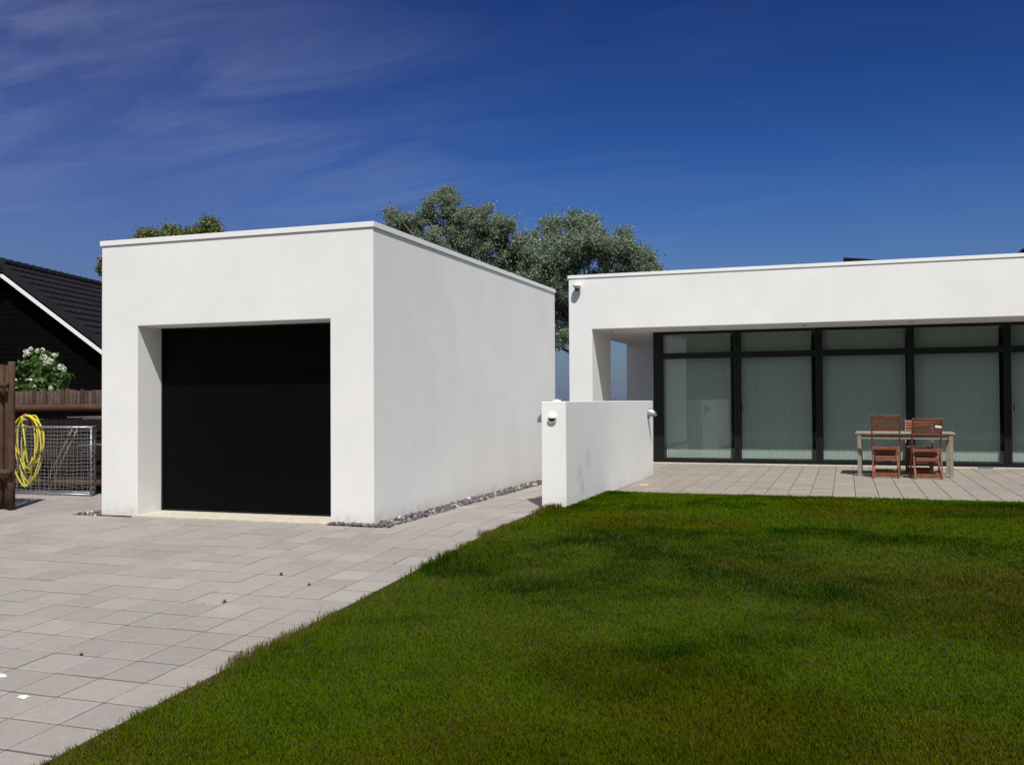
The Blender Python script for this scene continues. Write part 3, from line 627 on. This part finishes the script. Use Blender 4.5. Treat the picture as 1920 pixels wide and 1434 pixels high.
# ------------------------------------------------------------------ trees
def tree(name, base, lobes, label, n_leaf, cols, group, leaf=(0.055, 0.10), trunk_r=0.16, sparse=1.0, forks=None, seed=1):
    """lobes: list of (x, y, z, r) in world metres"""
    rg = np.random.default_rng(seed)
    T = thing(name, base, label, 'tree', group=group); B = Vector(base)
    cl = []; tb = MB(); top = Vector((base[0] + .1, base[1], base[2] + 2.0))
    cx = sum(l[0] for l in lobes) / len(lobes); cz = min(l[2] for l in lobes); cyy = base[1]
    trunk_top = Vector((cx * .5 + base[0] * .5, cyy, max(2.4, cz * .75)))
    tb2 = MB(); pts = [B * 0, (trunk_top - B) * .5 + Vector((.08, .05, 0)), trunk_top - B]; tb2.tube(pts, [trunk_r * 1.4, trunk_r, trunk_r * .8], 10)
    for (x, y, z, r_) in lobes:
        c = Vector((x, y, z)); s = trunk_top; mid = s.lerp(c, .5) + Vector(rg.normal(0, .18, 3)); mid.z += .15
        tb.tube([s - B, mid - B, c - B], [trunk_r * .5, trunk_r * .3, trunk_r * .12], 6)
        k = int(27 * (r_ ** 2) * sparse) + 8
        for q in range(k):
            d = rg.normal(0, 1, 3); d /= np.linalg.norm(d); rad = r_ * (rg.random() ** .45) * rg.uniform(.8, 1.12)
            p = np.array([x, y, z]) + d * rad * np.array([1, .9, .95]); cl.append((p, rg.uniform(.14, .34)))
            e = Vector(p); m2 = c.lerp(e, .5) + Vector(rg.normal(0, .06, 3)); tb.tube([c - B, m2 - B, e - B], [trunk_r * .11, trunk_r * .07, .008], 4, cap=False)
    P = np.array([c[0] for c in cl]); Rr = np.array([c[1] for c in cl]); wgt = Rr ** 2; wgt /= wgt.sum()
    idx = rg.choice(len(cl), n_leaf, p=wgt)
    pos = P[idx] + rg.normal(0, 1, (n_leaf, 3)) * (Rr[idx] * np.where(rg.random(n_leaf) < .2, .62, .38))[:, None]
    tone = rg.normal(0, 1, len(cl))[idx]
    nrm = rg.normal(0, 1, (n_leaf, 3)) + np.array([0, -.15, .5]); nrm /= np.linalg.norm(nrm, axis=1)[:, None]
    u = np.cross(nrm, rg.normal(0, 1, (n_leaf, 3))); u /= np.linalg.norm(u, axis=1)[:, None]; v = np.cross(nrm, u)
    ln = rg.uniform(leaf[0], leaf[1], n_leaf)[:, None] * .5; wd = ln * rg.uniform(.5, .75, (n_leaf, 1))
    bend = nrm * ln * .25
    V = np.stack([pos - u * ln - bend, pos + v * wd, pos + u * ln - bend, pos - v * wd], 1).reshape(-1, 3) - np.array(base)
    k = np.arange(n_leaf) * 4; F = np.stack([k, k + 1, k + 2, k + 3], 1)
    c0, c1, c2 = map(np.array, cols)
    f = np.clip(.5 + .22 * tone + rg.normal(0, .25, n_leaf), 0, 1)[:, None]; c = c0 + (c1 - c0) * f
    si = rg.random(n_leaf) < .30; c[si] = c2 * rg.uniform(.7, 1.15, (si.sum(), 1))
    np_mesh('crown', V, F, LEAF, T, col=np.repeat(c, 4, 0))
    tr_ = tb2.build('trunk', BARK, T, smooth=True)
    tb.build('branches', BARK, T, smooth=True)
    return T
def pix(x, y, Y):      # photograph pixel -> point at depth plane y = Y (used once to survey the crowns)
    d = fw + rt * ((x - 960) / 1804.17) - up * ((y - 717) / 1804.17); t_ = (Y + 8.8428) / d.y
    return 4.5643 + d.x * t_, 1.26 + d.z * t_
def survey(lst, Y, sd):
    rg = random.Random(sd); out = []
    for (x, y, r_) in lst:
        yy = Y + rg.uniform(-1.0, 1.0); X, Z = pix(x, y, yy); out.append((X, yy, Z, r_ * .0172 * (yy + 9) / 31))
    return out
silver = ((0.12, 0.175, 0.095), (0.25, 0.31, 0.20), (0.34, 0.395, 0.32))
left_l = [(745, 405, 24), (770, 425, 32), (800, 400, 34), (835, 372, 26), (850, 415, 48), (905, 405, 28), (938, 425, 30), (885, 470, 55), (955, 475, 45), (800, 470, 55), (730, 440, 22), (930, 530, 60), (850, 530, 60), (965, 500, 45), (775, 460, 40), (920, 440, 45)]
right_l = [(1000, 490, 48), (1090, 455, 45), (1175, 490, 45), (1045, 520, 50), (985, 540, 45), (985, 445, 25), (1030, 432, 30), (1078, 420, 26), (1105, 425, 24), (1120, 460, 40), (1165, 452, 30), (1190, 465, 26), (1212, 488, 22), (1222, 515, 18), (1060, 490, 55), (1140, 510, 50), (1030, 560, 50), (1075, 590, 42), (1035, 618, 34), (1060, 632, 24), (1130, 580, 48), (1150, 612, 26), (1185, 545, 45)]
tree('silver_tree', (-7.6, 22, 0), survey(left_l, 22.3, 3), 'taller silver green tree rising right behind the garage roof', 105000, silver, 'silver leaved trees behind the buildings', seed=3, leaf=(.045, .09))
tree('silver_tree', (-3.2, 22, 0), survey(right_l, 21.7, 4), 'broad silver green tree showing between the garage and the house', 120000, silver, 'silver leaved trees behind the buildings', seed=4, leaf=(.045, .09))
olive_l = [(405, 440, 14), (362, 448, 26), (280, 448, 22), (322, 446, 24), (222, 472, 26), (258, 462, 28), (300, 458, 34), (345, 462, 32), (378, 440, 24), (392, 425, 13), (200, 500, 22), (240, 510, 36)]
tree('olive_tree', (-22.6, 24, 0), survey(olive_l, 24, 5), 'olive yellow tree just peeking over the left of the garage roof', 30000, ((0.085, 0.11, 0.03), (0.18, 0.20, 0.06), (0.25, 0.26, 0.11)), None, seed=5, leaf=(.08, .15))

# ------------------------------------------------------------------ flowering shrub and shelf behind the fence
def shrub():
    rg = np.random.default_rng(8); base = (-8.85, 4.6, 0)
    S = thing('flowering_shrub', base, 'leafy green shrub with white flower clusters behind the log fence', 'shrub')
    blobs = [(48, 690, 16), (60, 675, 16), (85, 680, 22), (105, 695, 18), (125, 708, 12), (95, 715, 26), (70, 715, 20), (110, 722, 16), (40, 722, 12), (55, 728, 14), (80, 750, 26), (110, 755, 22)]
    P = []; 
    st = MB()
    for (x, y, r_) in blobs:
        r_ *= .9; yy = 4.6 + rg.uniform(-.12, .12); X, Z = pix(x, y, yy); r_ = r_ * .0119
        e = Vector((X - base[0], yy - base[1], Z)); st.tube([(rg.uniform(-.08, .08), 0, 0), (e.x * .4, e.y * .5, e.z * .5), e], [.02, .014, .006], 5)
        n = int(42 * (r_ / .2) ** 2) + 22
        d = rg.normal(0, 1, (n, 3)); d /= np.linalg.norm(d, axis=1)[:, None]; P.append(np.array(e) + d * r_ * (rg.random((n, 1)) ** .4) * np.array([1, 1, 1]))
    pos = np.concatenate(P); n = len(pos)
    nrm = rg.normal(0, 1, (n, 3)) + np.array([.2, -.5, .9]); nrm /= np.linalg.norm(nrm, axis=1)[:, None]
    u = np.cross(nrm, rg.normal(0, 1, (n, 3))); u /= np.linalg.norm(u, axis=1)[:, None]; v = np.cross(nrm, u)
    ln = rg.uniform(.045, .075, (n, 1)); wd = ln * .55
    V = np.stack([pos - u * ln, pos + v * wd * .9 - u * ln * .2, pos + v * wd * .5 + u * ln * .5, pos + u * ln - nrm * ln * .3, pos - v * wd * .5 + u * ln * .5, pos - v * wd * .9 - u * ln * .2], 1).reshape(-1, 3)
    k = np.arange(n) * 6; F = np.stack([k + q for q in range(6)], 1)
    c = np.array([.05, .12, .02]) + (np.array([.15, .24, .06]) - np.array([.05, .12, .02])) * rg.random((n, 1))
    np_mesh('foliage', V, F, LEAF, S, col=np.repeat(c, 6, 0))
    st.build('stem', BARK, S, smooth=True)
    for (x, y, r_) in [(82, 670, 5), (88, 676, 6), (95, 678, 5), (85, 681, 4), (114, 688, 5), (119, 692, 4), (49, 659, 4), (58, 654, 3), (54, 664, 3), (70, 657, 3), (80, 656, 3), (101, 665, 3), (46, 667, 2.5), (95, 728, 3), (66, 724, 2.5)]:
        X, Z = pix(x, y, 4.42); m_ = MB(); r_ = r_ * .0119 * 1.1
        for q in range(int(14 + r_ * 420)):
            d = rg.normal(0, 1, 3); d /= np.linalg.norm(d); p = Vector((X - base[0], 4.42 - base[1], Z)) + Vector(d * r_ * np.array([1, .7, .75])); s = rg.uniform(.009, .017)
            a = Vector(rg.normal(0, 1, 3)).normalized(); b2 = a.cross(Vector(d)).normalized(); a = b2.cross(Vector(d))
            m_.add([p - a * s, p + b2 * s, p + a * s, p - b2 * s, p + Vector(d) * s * .6], [(0, 1, 4), (1, 2, 4), (2, 3, 4), (3, 0, 4)])
        m_.build('flower_cluster', PETAL, S)
shrub()
SH = thing('garden_shelf', (-11.2, 6.2, 0), 'white painted plank shelf half hidden behind the flowering shrub', 'shelf')
MB().box(-.05, .75, -.15, .15, 1.72, 1.755).build('plank', WHITEPAINT, SH, bevel=.003)
MB().box(.35, 1.05, -.32, -.05, 1.60, 1.64).build('plank', WHITEPAINT, SH, bevel=.003)
for x_ in (.05, .68): MB().box(x_, x_ + .05, -.02, .03, 0, 1.72).build('post', BLACKWOOD, SH)
for x_ in (.42, .96): MB().box(x_, x_ + .05, -.2, -.15, 0, 1.60).build('post', BLACKWOOD, SH)

# ------------------------------------------------------------------ log fences
def log(mb, a, b2, r_, n=10, rg=random):
    a = Vector(a); b2 = Vector(b2); k = 5; pts = []; rs = []
    for i in range(k + 1):
        p = a.lerp(b2, i / k) + Vector((rg.uniform(-1, 1), rg.uniform(-1, 1), 0)) * r_ * .06; pts.append(p); rs.append(r_ * rg.uniform(.94, 1.05))
    rs[-1] *= .93; return mb.tube(pts, rs, n)
FF = thing('log_fence', (-6.5, 2.3, 0), 'low fence of upright dark logs on round rails behind the football goal', 'fence')
y0f = 2.36 - 2.3
rf = random.Random(3)
x = -3.1
cnt = 0
while x < 2.85 and cnt < 95:
    r_ = rf.uniform(.022, .037); x += r_
    post = (cnt % 17 == 12)
    m_ = MB(); log(m_, (x, y0f + (0.0 if not post else -.02), 0), (x + rf.uniform(-.006, .006), y0f, 1.45 + rf.uniform(-.012, .015) + (.02 if post else 0)), r_ * (1.25 if post else 1), 8, rf)
    m_.build('paling', LOG if post else rf.choice([LOG2, LOG2, LOG3, LOG4]), FF, smooth=True); x += r_ * 1.06 + rf.uniform(.004, .016); cnt += 1
m_ = MB(); x = -3.05  # dark upright strips added in front of the palings, below the top rail
while x < 2.8: wv = rf.uniform(.07, .1); m_.box(x, x + wv, y0f - .055 - rf.uniform(0, .01), y0f - .04, .02, 1.13 + rf.uniform(-.01, .01)); x += wv + .008
m_.build('lower_strips', DARKSTRIP, FF)
for z_ in (1.175, .09):
    m_ = MB(); log(m_, (-3.1, y0f - .10, z_), (2.86, y0f - .10, z_ + .03), .052, 12, rf); m_.build('rail', LOG, FF, smooth=True)
NF = thing('log_fence', (-4.955, 0.0, 0), 'tall fence end of thick brown logs and rails at the left edge of the photo', 'fence')
for x_, r_, top in ((.145, .041, 1.76), (.045, .034, 1.72), (-.06, .040, 1.73), (-.165, .043, 1.74), (-.265, .045, 1.72), (-.37, .043, 1.74)):
    m_ = MB(); log(m_, (x_, .03 if x_ > .1 else .07, -.02), (x_, .03 if x_ > .1 else .07, top), r_, 12, rf); m_.build('post' if x_ > .1 else 'paling', LOG, NF, smooth=True)
for z_ in (1.47, .44):
    m_ = MB(); log(m_, (-.7, -.045, z_), (.15 + (.0 if z_ > 1 else .06), -.045, z_ + .01), .038, 12, rf); m_.build('rail', LOG, NF, smooth=True)

# ------------------------------------------------------------------ football goal
GO = thing('football_goal', (-5.10, 1.62, 0), 'small steel football goal with white net beside the hanging hose', 'football goal')
gxl, gh, gd, rxo = -1.55, .93, .26, -.17
fr = MB()
for a_, b_ in (((0, 0, .02), (0, 0, gh)), ((0, 0, gh), (gxl, 0, gh)), ((gxl, 0, gh), (gxl, 0, .02)), ((0, 0, .02), (gxl, 0, .02))): fr.tube([a_, b_], .014, 8)
fr.build('front_frame', GREYMETAL, GO, smooth=True)
fr = MB()
for a_, b_ in (((rxo, gd, .02), (rxo, gd, gh)), ((0, 0, gh), (rxo, gd, gh)), ((rxo, gd, .02), (0, 0, .02)), ((rxo, gd, .02), (gxl, gd, .02)), ((gxl, gd, .02), (gxl, 0, .02)), ((gxl, gd, gh), (gxl, gd, .02)), ((rxo, gd, gh), (gxl, gd, gh))): fr.tube([a_, b_], .012, 8)
fr.build('rear_frame', GREYMETAL, GO, smooth=True)
for dx_ in (0, .09):
    MB().tube([(-.42 + dx_, .10, gh - .03), (-.98 + dx_, .16, .05)], .014, 8).build('strut', RUST, GO, smooth=True)
net = MB(); rn = random.Random(9)
def netline(a, b2, k=9, sag=.012):
    pts = []
    for i in range(k + 1):
        q = i / k; p = Vector(a).lerp(Vector(b2), q); p += Vector((rn.uniform(-1, 1), rn.uniform(-1, 1), rn.uniform(-1, 1))) * .006; p.z -= sag * math.sin(math.pi * q); pts.append(p)
    net.tube(pts, .0019, 3, cap=False)
x = -.05
while x > gxl: netline((x, -.005, gh - .01), (x + rn.uniform(-.03, .03), -.005, .03)); x -= .058
z = .07
while z < gh: netline((0, -.005, z), (gxl, -.005, z + .01), 16, .022); z += .048
for k in range(6): yy = gd * (k + .5) / 6; netline((rxo * yy / gd, yy, gh), (rxo * yy / gd, yy, .02))
z = .06
while z < gh: netline((0, 0, z), (rxo, gd, z), 4); netline((rxo, gd, z), (gxl, gd + .06, z), 14, .02); z += .055
q = 0
while q < 46:                               # lacing wound round the frame
    zz = .03 + q * .02; a_ = q * 1.5; net.tube([(.018 * math.cos(a_), .018 * math.sin(a_) - .0, zz), (.018 * math.cos(a_ + 1.5), .018 * math.sin(a_ + 1.5), zz + .02)], .0042, 3, cap=False); net.tube([(rxo + .018 * math.cos(a_), gd + .018 * math.sin(a_) - .0, zz), (rxo + .018 * math.cos(a_ + 1.5), gd + .018 * math.sin(a_ + 1.5), zz + .02)], .0042, 3, cap=False)
    xx = -q * .033; net.tube([(xx, .018 * math.cos(a_), gh + .018 * math.sin(a_)), (xx - .033, .018 * math.cos(a_ + 1.5), gh + .018 * math.sin(a_ + 1.5))], .0042, 3, cap=False); q += 1
net.build('net', NETM, GO)
# metal tube frame leaning on the fence behind
TF = thing('metal_frame', (-5.4, 2.16, 0), 'grey metal tube frame leaning on the log fence by the garage corner', 'frame')
for (a_, b_, r_) in (((-.62, .0, 1.055), (.75, .0, 1.075), .013), ((-.3, -.04, 1.035), (.75, -.03, 1.062), .011), ((-.40, -.02, .655), (.75, -.02, .70), .018)):
    MB().tube([a_, b_], r_, 8).build('rail', GREYMETAL, TF, smooth=True)
for x_ in (.72,): MB().tube([(x_, -.02, 0), (x_, 0, 1.07)], .014, 8).build('leg', GREYMETAL, TF, smooth=True)

# ------------------------------------------------------------------ hose
HO = thing('garden_hose', (-6.50, 1.98, 0), 'coiled yellow garden hose hanging on the log fence behind the goal', 'hose')
m_ = MB(); rh = random.Random(4); pts = []
for lp in range(7):
    rx = .235 + rh.uniform(-.10, .07); bot = .14 + rh.uniform(-.10, .26); cxs = rh.uniform(-.06, .06); tp = 1.085 + rh.uniform(-.03, .03)
    for i in range(26):
        a_ = 2 * math.pi * i / 26; cz_ = (tp + bot) / 2; hzz = (tp - bot) / 2
        xx = cxs + rx * math.sin(a_) * (1 - .28 * max(0, -math.cos(a_)) ** 1.5); pts.append(Vector((xx, -.02 * lp + .015 * math.sin(a_ * 2) - .0, cz_ + hzz * math.cos(a_))))
sm = [pts[0]] + [(pts[i - 1] + pts[i] * 2 + pts[i + 1]) / 4 for i in range(1, len(pts) - 1)] + [pts[-1]]
sm += [Vector((.05, -.16, .7)), Vector((.02, -.17, .45)), Vector((.07, -.17, .35)), Vector((.15, -.17, .40)), Vector((.19, -.16, .5))]
m_.tube(sm, .0125, 8).build('tube', YELLOW, HO, smooth=True)
MB().tube([(-.1, -.06, 1.08), (-.03, -.07, 1.10)], .022, 8).build('connector', REDP, HO, smooth=True)
MB().tube([(0, .22, 1.02), (0, -.17, 1.03)], .016, 8).build('hook', GREYMETAL, HO, smooth=True)

# ------------------------------------------------------------------ terrace table and chairs
TB = thing('garden_table', (5.47, 8.33, 0), 'weathered grey wooden table on the terrace with folding chairs around it', 'table', rz=R(-2))
tw, tdp = .75, .43
m_ = MB()
for q in range(9):
    ya = -tdp + .055 + q * (2 * tdp - .11) / 9; m_.box(-tw + .09, tw - .09, ya + .003, ya + (2 * tdp - .11) / 9 - .003, .682, .702)
m_.box(-tw, tw, -tdp, -tdp + .055, .68, .704).box(-tw, tw, tdp - .055, tdp, .68, .704).box(-tw, -tw + .088, -tdp + .056, tdp - .056, .68, .704).box(tw - .088, tw, -tdp + .056, tdp - .056, .68, .704)
m_.build('table_top', GREYWOOD, TB, bevel=.003)
for sx in (-1, 1):
    for sy in (-1, 1):
        MB().box(sx * (tw - .065) - .03, sx * (tw - .065) + .03, sy * (tdp - .045) - .03, sy * (tdp - .045) + .03, 0, .679).build('leg', GREYWOOD, TB, bevel=.003)
m_ = MB()
for sy in (-1, 1): m_.box(-tw + .1, tw - .1, sy * (tdp - .045) - .011, sy * (tdp - .045) + .011, .60, .679)
for sx in (-1, 1): m_.box(sx * (tw - .065) - .011, sx * (tw - .065) + .011, -tdp + .08, tdp - .08, .60, .679)
m_.build('apron', GREYWOOD, TB, bevel=.002)
def make_chair(loc, rz, label):
    K = thing('folding_chair', loc, label, 'chair', rz, 'folding wooden chairs at the terrace table')
    wd = .207
    # long frames: from the top of the back (rear, -y) down to the front feet (+y)
    top = Vector((0, -.10, 1.00)); foot = Vector((0, .34, 0))
    for sx in (-1, 1):
        MB().beam((sx * wd, top.y, top.z), (sx * wd, foot.y, foot.z), .022, .042, upv=(0, 1, .3)).build('long_frame', TEAK, K, bevel=.003)
        MB().beam((sx * (wd - .034), -.14, 0), (sx * (wd - .034), .30, .47), .022, .040, upv=(0, 1, .3)).build('leg', TEAK, K, bevel=.003)
        MB().beam((sx * (wd - .012), -.16, 0.0), (sx * (wd - .012), -.005, .50), .020, .036, upv=(0, 1, .3)).build('rear_leg', TEAK, K, bevel=.003)
    m_ = MB(); dd = (foot - top).normalized()
    for q, wz in enumerate((.055, .036, .036, .036, .05)):
        s = .035 + q * .056; p = top + dd * s; bow = -.012
        m_.beam((-wd + .012, p.y + bow, p.z), (wd - .012, p.y + bow, p.z), .014, wz * .92, upv=(0, -.4, 1))
    m_.build('backrest', TEAK, K, bevel=.003)
    m_ = MB()
    for q in range(7):
        y = -.085 + q * .058; m_.box(-wd + .03, wd - .03, y, y + .046, .470 - q * .001, .486 - q * .001)
    # rear seat slat with a grip slot
    m_.box(-wd + .014, -.07, -.112, -.096, .452, .500).box(.07, wd - .014, -.112, -.096, .452, .500).box(-.07, .07, -.112, -.096, .452, .482)
    m_.build('seat', TEAK, K, bevel=.002)
    for (y, z_, h_, inset) in ((.06, .435, .05, .05), (.12, .385, .045, .05), (.05, .255, .03, .06), (.33, .05, .05, .03), (-.128, .055, .062, .022), (-.055, .315, .055, .045), (-.02, .40, .022, .03), (.16, .35, .03, .045), (.30, .10, .03, .014)):
        MB().box(-wd + inset, wd - inset, y - .009, y + .009, z_ - h_ / 2, z_ + h_ / 2).build('crossbar', TEAK, K, bevel=.002)
    return K
def copy_tree(o, loc, rz, label):
    r_ = o.copy(); C.objects.link(r_); r_.location = loc; r_.rotation_euler = (0, 0, rz); r_['label'] = label
    for ch in o.children:
        c = ch.copy(); C.objects.link(c); c.parent = r_
    return r_
ch0 = make_chair((5.165, 7.67, 0), R(-3), 'red brown folding chair at the left front of the grey table')
c2 = copy_tree(ch0, (5.765, 7.60, 0), R(3), 'red brown folding chair, right front of the grey table, white tag on its back'); c2.scale = (1.02, 1, .945)
c3 = copy_tree(ch0, (5.74, 8.98, 0), R(177), 'red brown folding chair mostly hidden on the window side of the grey table'); c3.scale = (1, 1, .89)
m_ = MB().box(-.045, .045, -.002, .002, -.014, .014, Matrix.Translation((5.925, 7.49, .815)) @ Matrix.Rotation(R(8), 4, 'Y'))
tag(m_.build('tag', WHITEP), 'small white tag on the slats of the right front chair', 'tag')

# ------------------------------------------------------------------ small things on the paving
def blob(name, x, y, z, rx, ry, m, label, cat, group=None, h=.006, seed=0):
    rr = random.Random(seed); n = 12; vs = []
    for zz, s in ((0, 1), (h, .8)):
        for q in range(n): a_ = 2 * math.pi * q / n; k = s * (1 + rr.uniform(-.22, .22)); vs.append((k * rx * math.cos(a_), k * ry * math.sin(a_), zz))
    o = MB().add(vs, [tuple(range(n)), tuple(range(n, 2 * n))] + [(q, (q + 1) % n, n + (q + 1) % n, n + q) for q in range(n)]).build(name, m)
    o.location = (x, y, z); return tag(o, label, cat, group)
blob('white_chip', .555, -4.968, -.247, .032, .026, BONE, 'white chip on the paving, the larger one nearer the lawn', 'chip', 'white chips on the driveway', seed=1)
blob('white_chip', .151, -4.738, -.236, .035, .03, BONE, 'white chip on the paving at the left edge of the photo', 'chip', 'white chips on the driveway', seed=2)
def leaf_bit(x, y, z, s, label, seed):
    s *= .7
    rr = random.Random(seed); a_ = rr.uniform(0, 6.28); vs = []
    for (u, v, zz) in ((-1, 0, .0), (-.3, .45, .25), (.4, .35, .35), (1, 0, .1), (.4, -.4, .2), (-.3, -.4, .12)):
        vs.append((s * (u * math.cos(a_) - v * math.sin(a_)), s * (u * math.sin(a_) + v * math.cos(a_)), s * zz + .001))
    n = 6; vs2 = [(x_, y_, z_ + .0012) for x_, y_, z_ in vs]
    o = MB().add(vs + vs2, [tuple(range(n))[::-1], tuple(range(n, 2 * n))] + [(q, (q + 1) % n, n + (q + 1) % n, n + q) for q in range(n)]).build('fallen_leaf', DRY)
    o.location = (x, y, z); return tag(o, label, 'leaf', 'dry leaves lying on the paving')
def ground_pt(px, py, z=None):
    d = fw + rt * ((px - 960) / 1804.17) - up * ((py - 717) / 1804.17)
    if z is None:
        t_ = (0.05 * -8.8428 - 1.26) / (d.z - .05 * d.y); y = -8.8428 + d.y * t_
        if y <= 0: return 4.5643 + d.x * t_, y, .05 * y
        z = 0
    t_ = (z - 1.26) / d.z; return 4.5643 + d.x * t_, -8.8428 + d.y * t_, z
for i_, (px_, py_, s_, lab) in enumerate([(646, 1099, .018, 'dark dry leaf on a driveway joint nearest the lawn edge, mid driveway'), (381, 1131, .014, 'tiny dry leaf left of the small green weed'), (741, 1055, .018, 'dry leaf on the joint by the dark tuft at the lawn edge'), (891, 988, .02, 'dry leaf on the path in front of the low wall'), (152, 1227, .022, 'dry leaf in the lower left of the driveway'),
        (1261, 878, .022, 'leaf on the terrace below the first window bay, left one'), (1313, 879, .022, 'leaf on the terrace below the first window bay, middle one'), (1370, 878.5, .022, 'leaf on the terrace below the bar between first and second bay'), (1467, 903, .022, 'leaf on the terrace below the second window bay'), (1390, 917, .02, 'leaf on the terrace close to the lawn, left of the table'), (1533, 884, .022, 'leaf on the terrace left of the table shadow'), (1220, 892, .018, 'leaf at the far foot of the low wall'), (1547, 900, .02, 'leaf on the terrace in front of the table shadow'), (432, 1065, .014, 'tiny leaf on the driveway in front of the black door'), (345, 1018, .013, 'tiny leaf close to the garage threshold')]):
    x_, y_, z_ = ground_pt(px_, py_); leaf_bit(x_, y_, z_, s_, lab, i_)
def weed(px_, py_, s_, label, brown=False, seed=0):
    x_, y_, z_ = ground_pt(px_, py_); rg = np.random.default_rng(seed); n = 26; V = []; F = []; s_ *= .85
    for q in range(n):
        a_ = rg.uniform(0, 6.28); ln = s_ * rg.uniform(.5, 1.1); el = rg.uniform(.2, 1.3); w_ = .0025
        d = np.array([math.cos(a_) * math.cos(el), math.sin(a_) * math.cos(el), math.sin(el)]) * ln; sd_ = np.array([-math.sin(a_), math.cos(a_), 0]) * w_; k = len(V)
        V += [sd_, -sd_, d * .6 - sd_ * .9, d * .6 + sd_ * .9, d - np.array([0, 0, ln * .15]) - sd_ * .1, d - np.array([0, 0, ln * .15]) + sd_ * .1]; F += [(k, k + 1, k + 2, k + 3), (k + 3, k + 2, k + 4, k + 5)]
    c = np.tile(np.array([.13, .085, .03]) if brown else np.array([.05, .09, .03]), (len(V), 1)) * rg.uniform(.7, 1.3, (len(V), 1))
    o = np_mesh('weed', np.array(V), np.array(F), GRASS, col=c); o.location = (x_, y_, z_); tag(o, label, 'weed', 'weeds growing in the paving joints')
weed(527, 1078, .045, 'brownish weed tuft in a driveway joint in front of the garage right pillar', True, 1)
weed(580, 1097, .03, 'small brown weed between the brown tuft and the lawn edge', True, 2)
weed(421, 1129, .045, 'thin green weed in a driveway joint, middle of the driveway', False, 3)
weed(288, 967, .03, 'tiny dark weed at the left end of the garage threshold', False, 4)
weed(153 + 0, 1227, .02, 'flat green weed in a joint at lower left of the driveway', False, 5)
x_, y_, z_ = ground_pt(1208, 909); tag(MB().box(-.065, .065, -.012, .012, 0, .008, Matrix.Translation((x_, y_, .001)) @ Matrix.Rotation(R(12), 4, 'Z')).build('wood_offcut', BONE, bevel=.002), 'pale strip of wood lying on the terrace beside the low wall', 'offcut')

# the wood on the far side of the garden, behind the camera: seen only mirrored in the glass wall
n_ = 90000; xw = rng.uniform(-70, 75, n_); topw = 10.5 + 3.5 * fbm(xw, xw * 0, .12, 3); zw = topw * rng.random(n_); yw = -36 - 9 * rng.random(n_) + .8 * np.sin(xw * .7)
pw = np.stack([xw, yw, zw - .6], 1); nw = rng.normal(0, 1, (n_, 3)) + np.array([0, .3, .5]); nw /= np.linalg.norm(nw, axis=1)[:, None]
uw = np.cross(nw, rng.normal(0, 1, (n_, 3))); uw /= np.linalg.norm(uw, axis=1)[:, None]; vw = np.cross(nw, uw); sw = rng.uniform(.3, .6, (n_, 1))
Vw = np.stack([pw - uw * sw, pw + vw * sw * .7, pw + uw * sw, pw - vw * sw * .7], 1).reshape(-1, 3); kw = np.arange(n_) * 4
cw = np.array([.03, .06, .02]) + np.array([.04, .05, .02]) * rng.random((n_, 1))
tag(np_mesh('wood', Vw, np.stack([kw, kw + 1, kw + 2, kw + 3], 1), LEAF, col=np.repeat(cw, 4, 0)), 'dark green wood across the garden, mirrored in the glass wall', 'wood', kind='stuff')
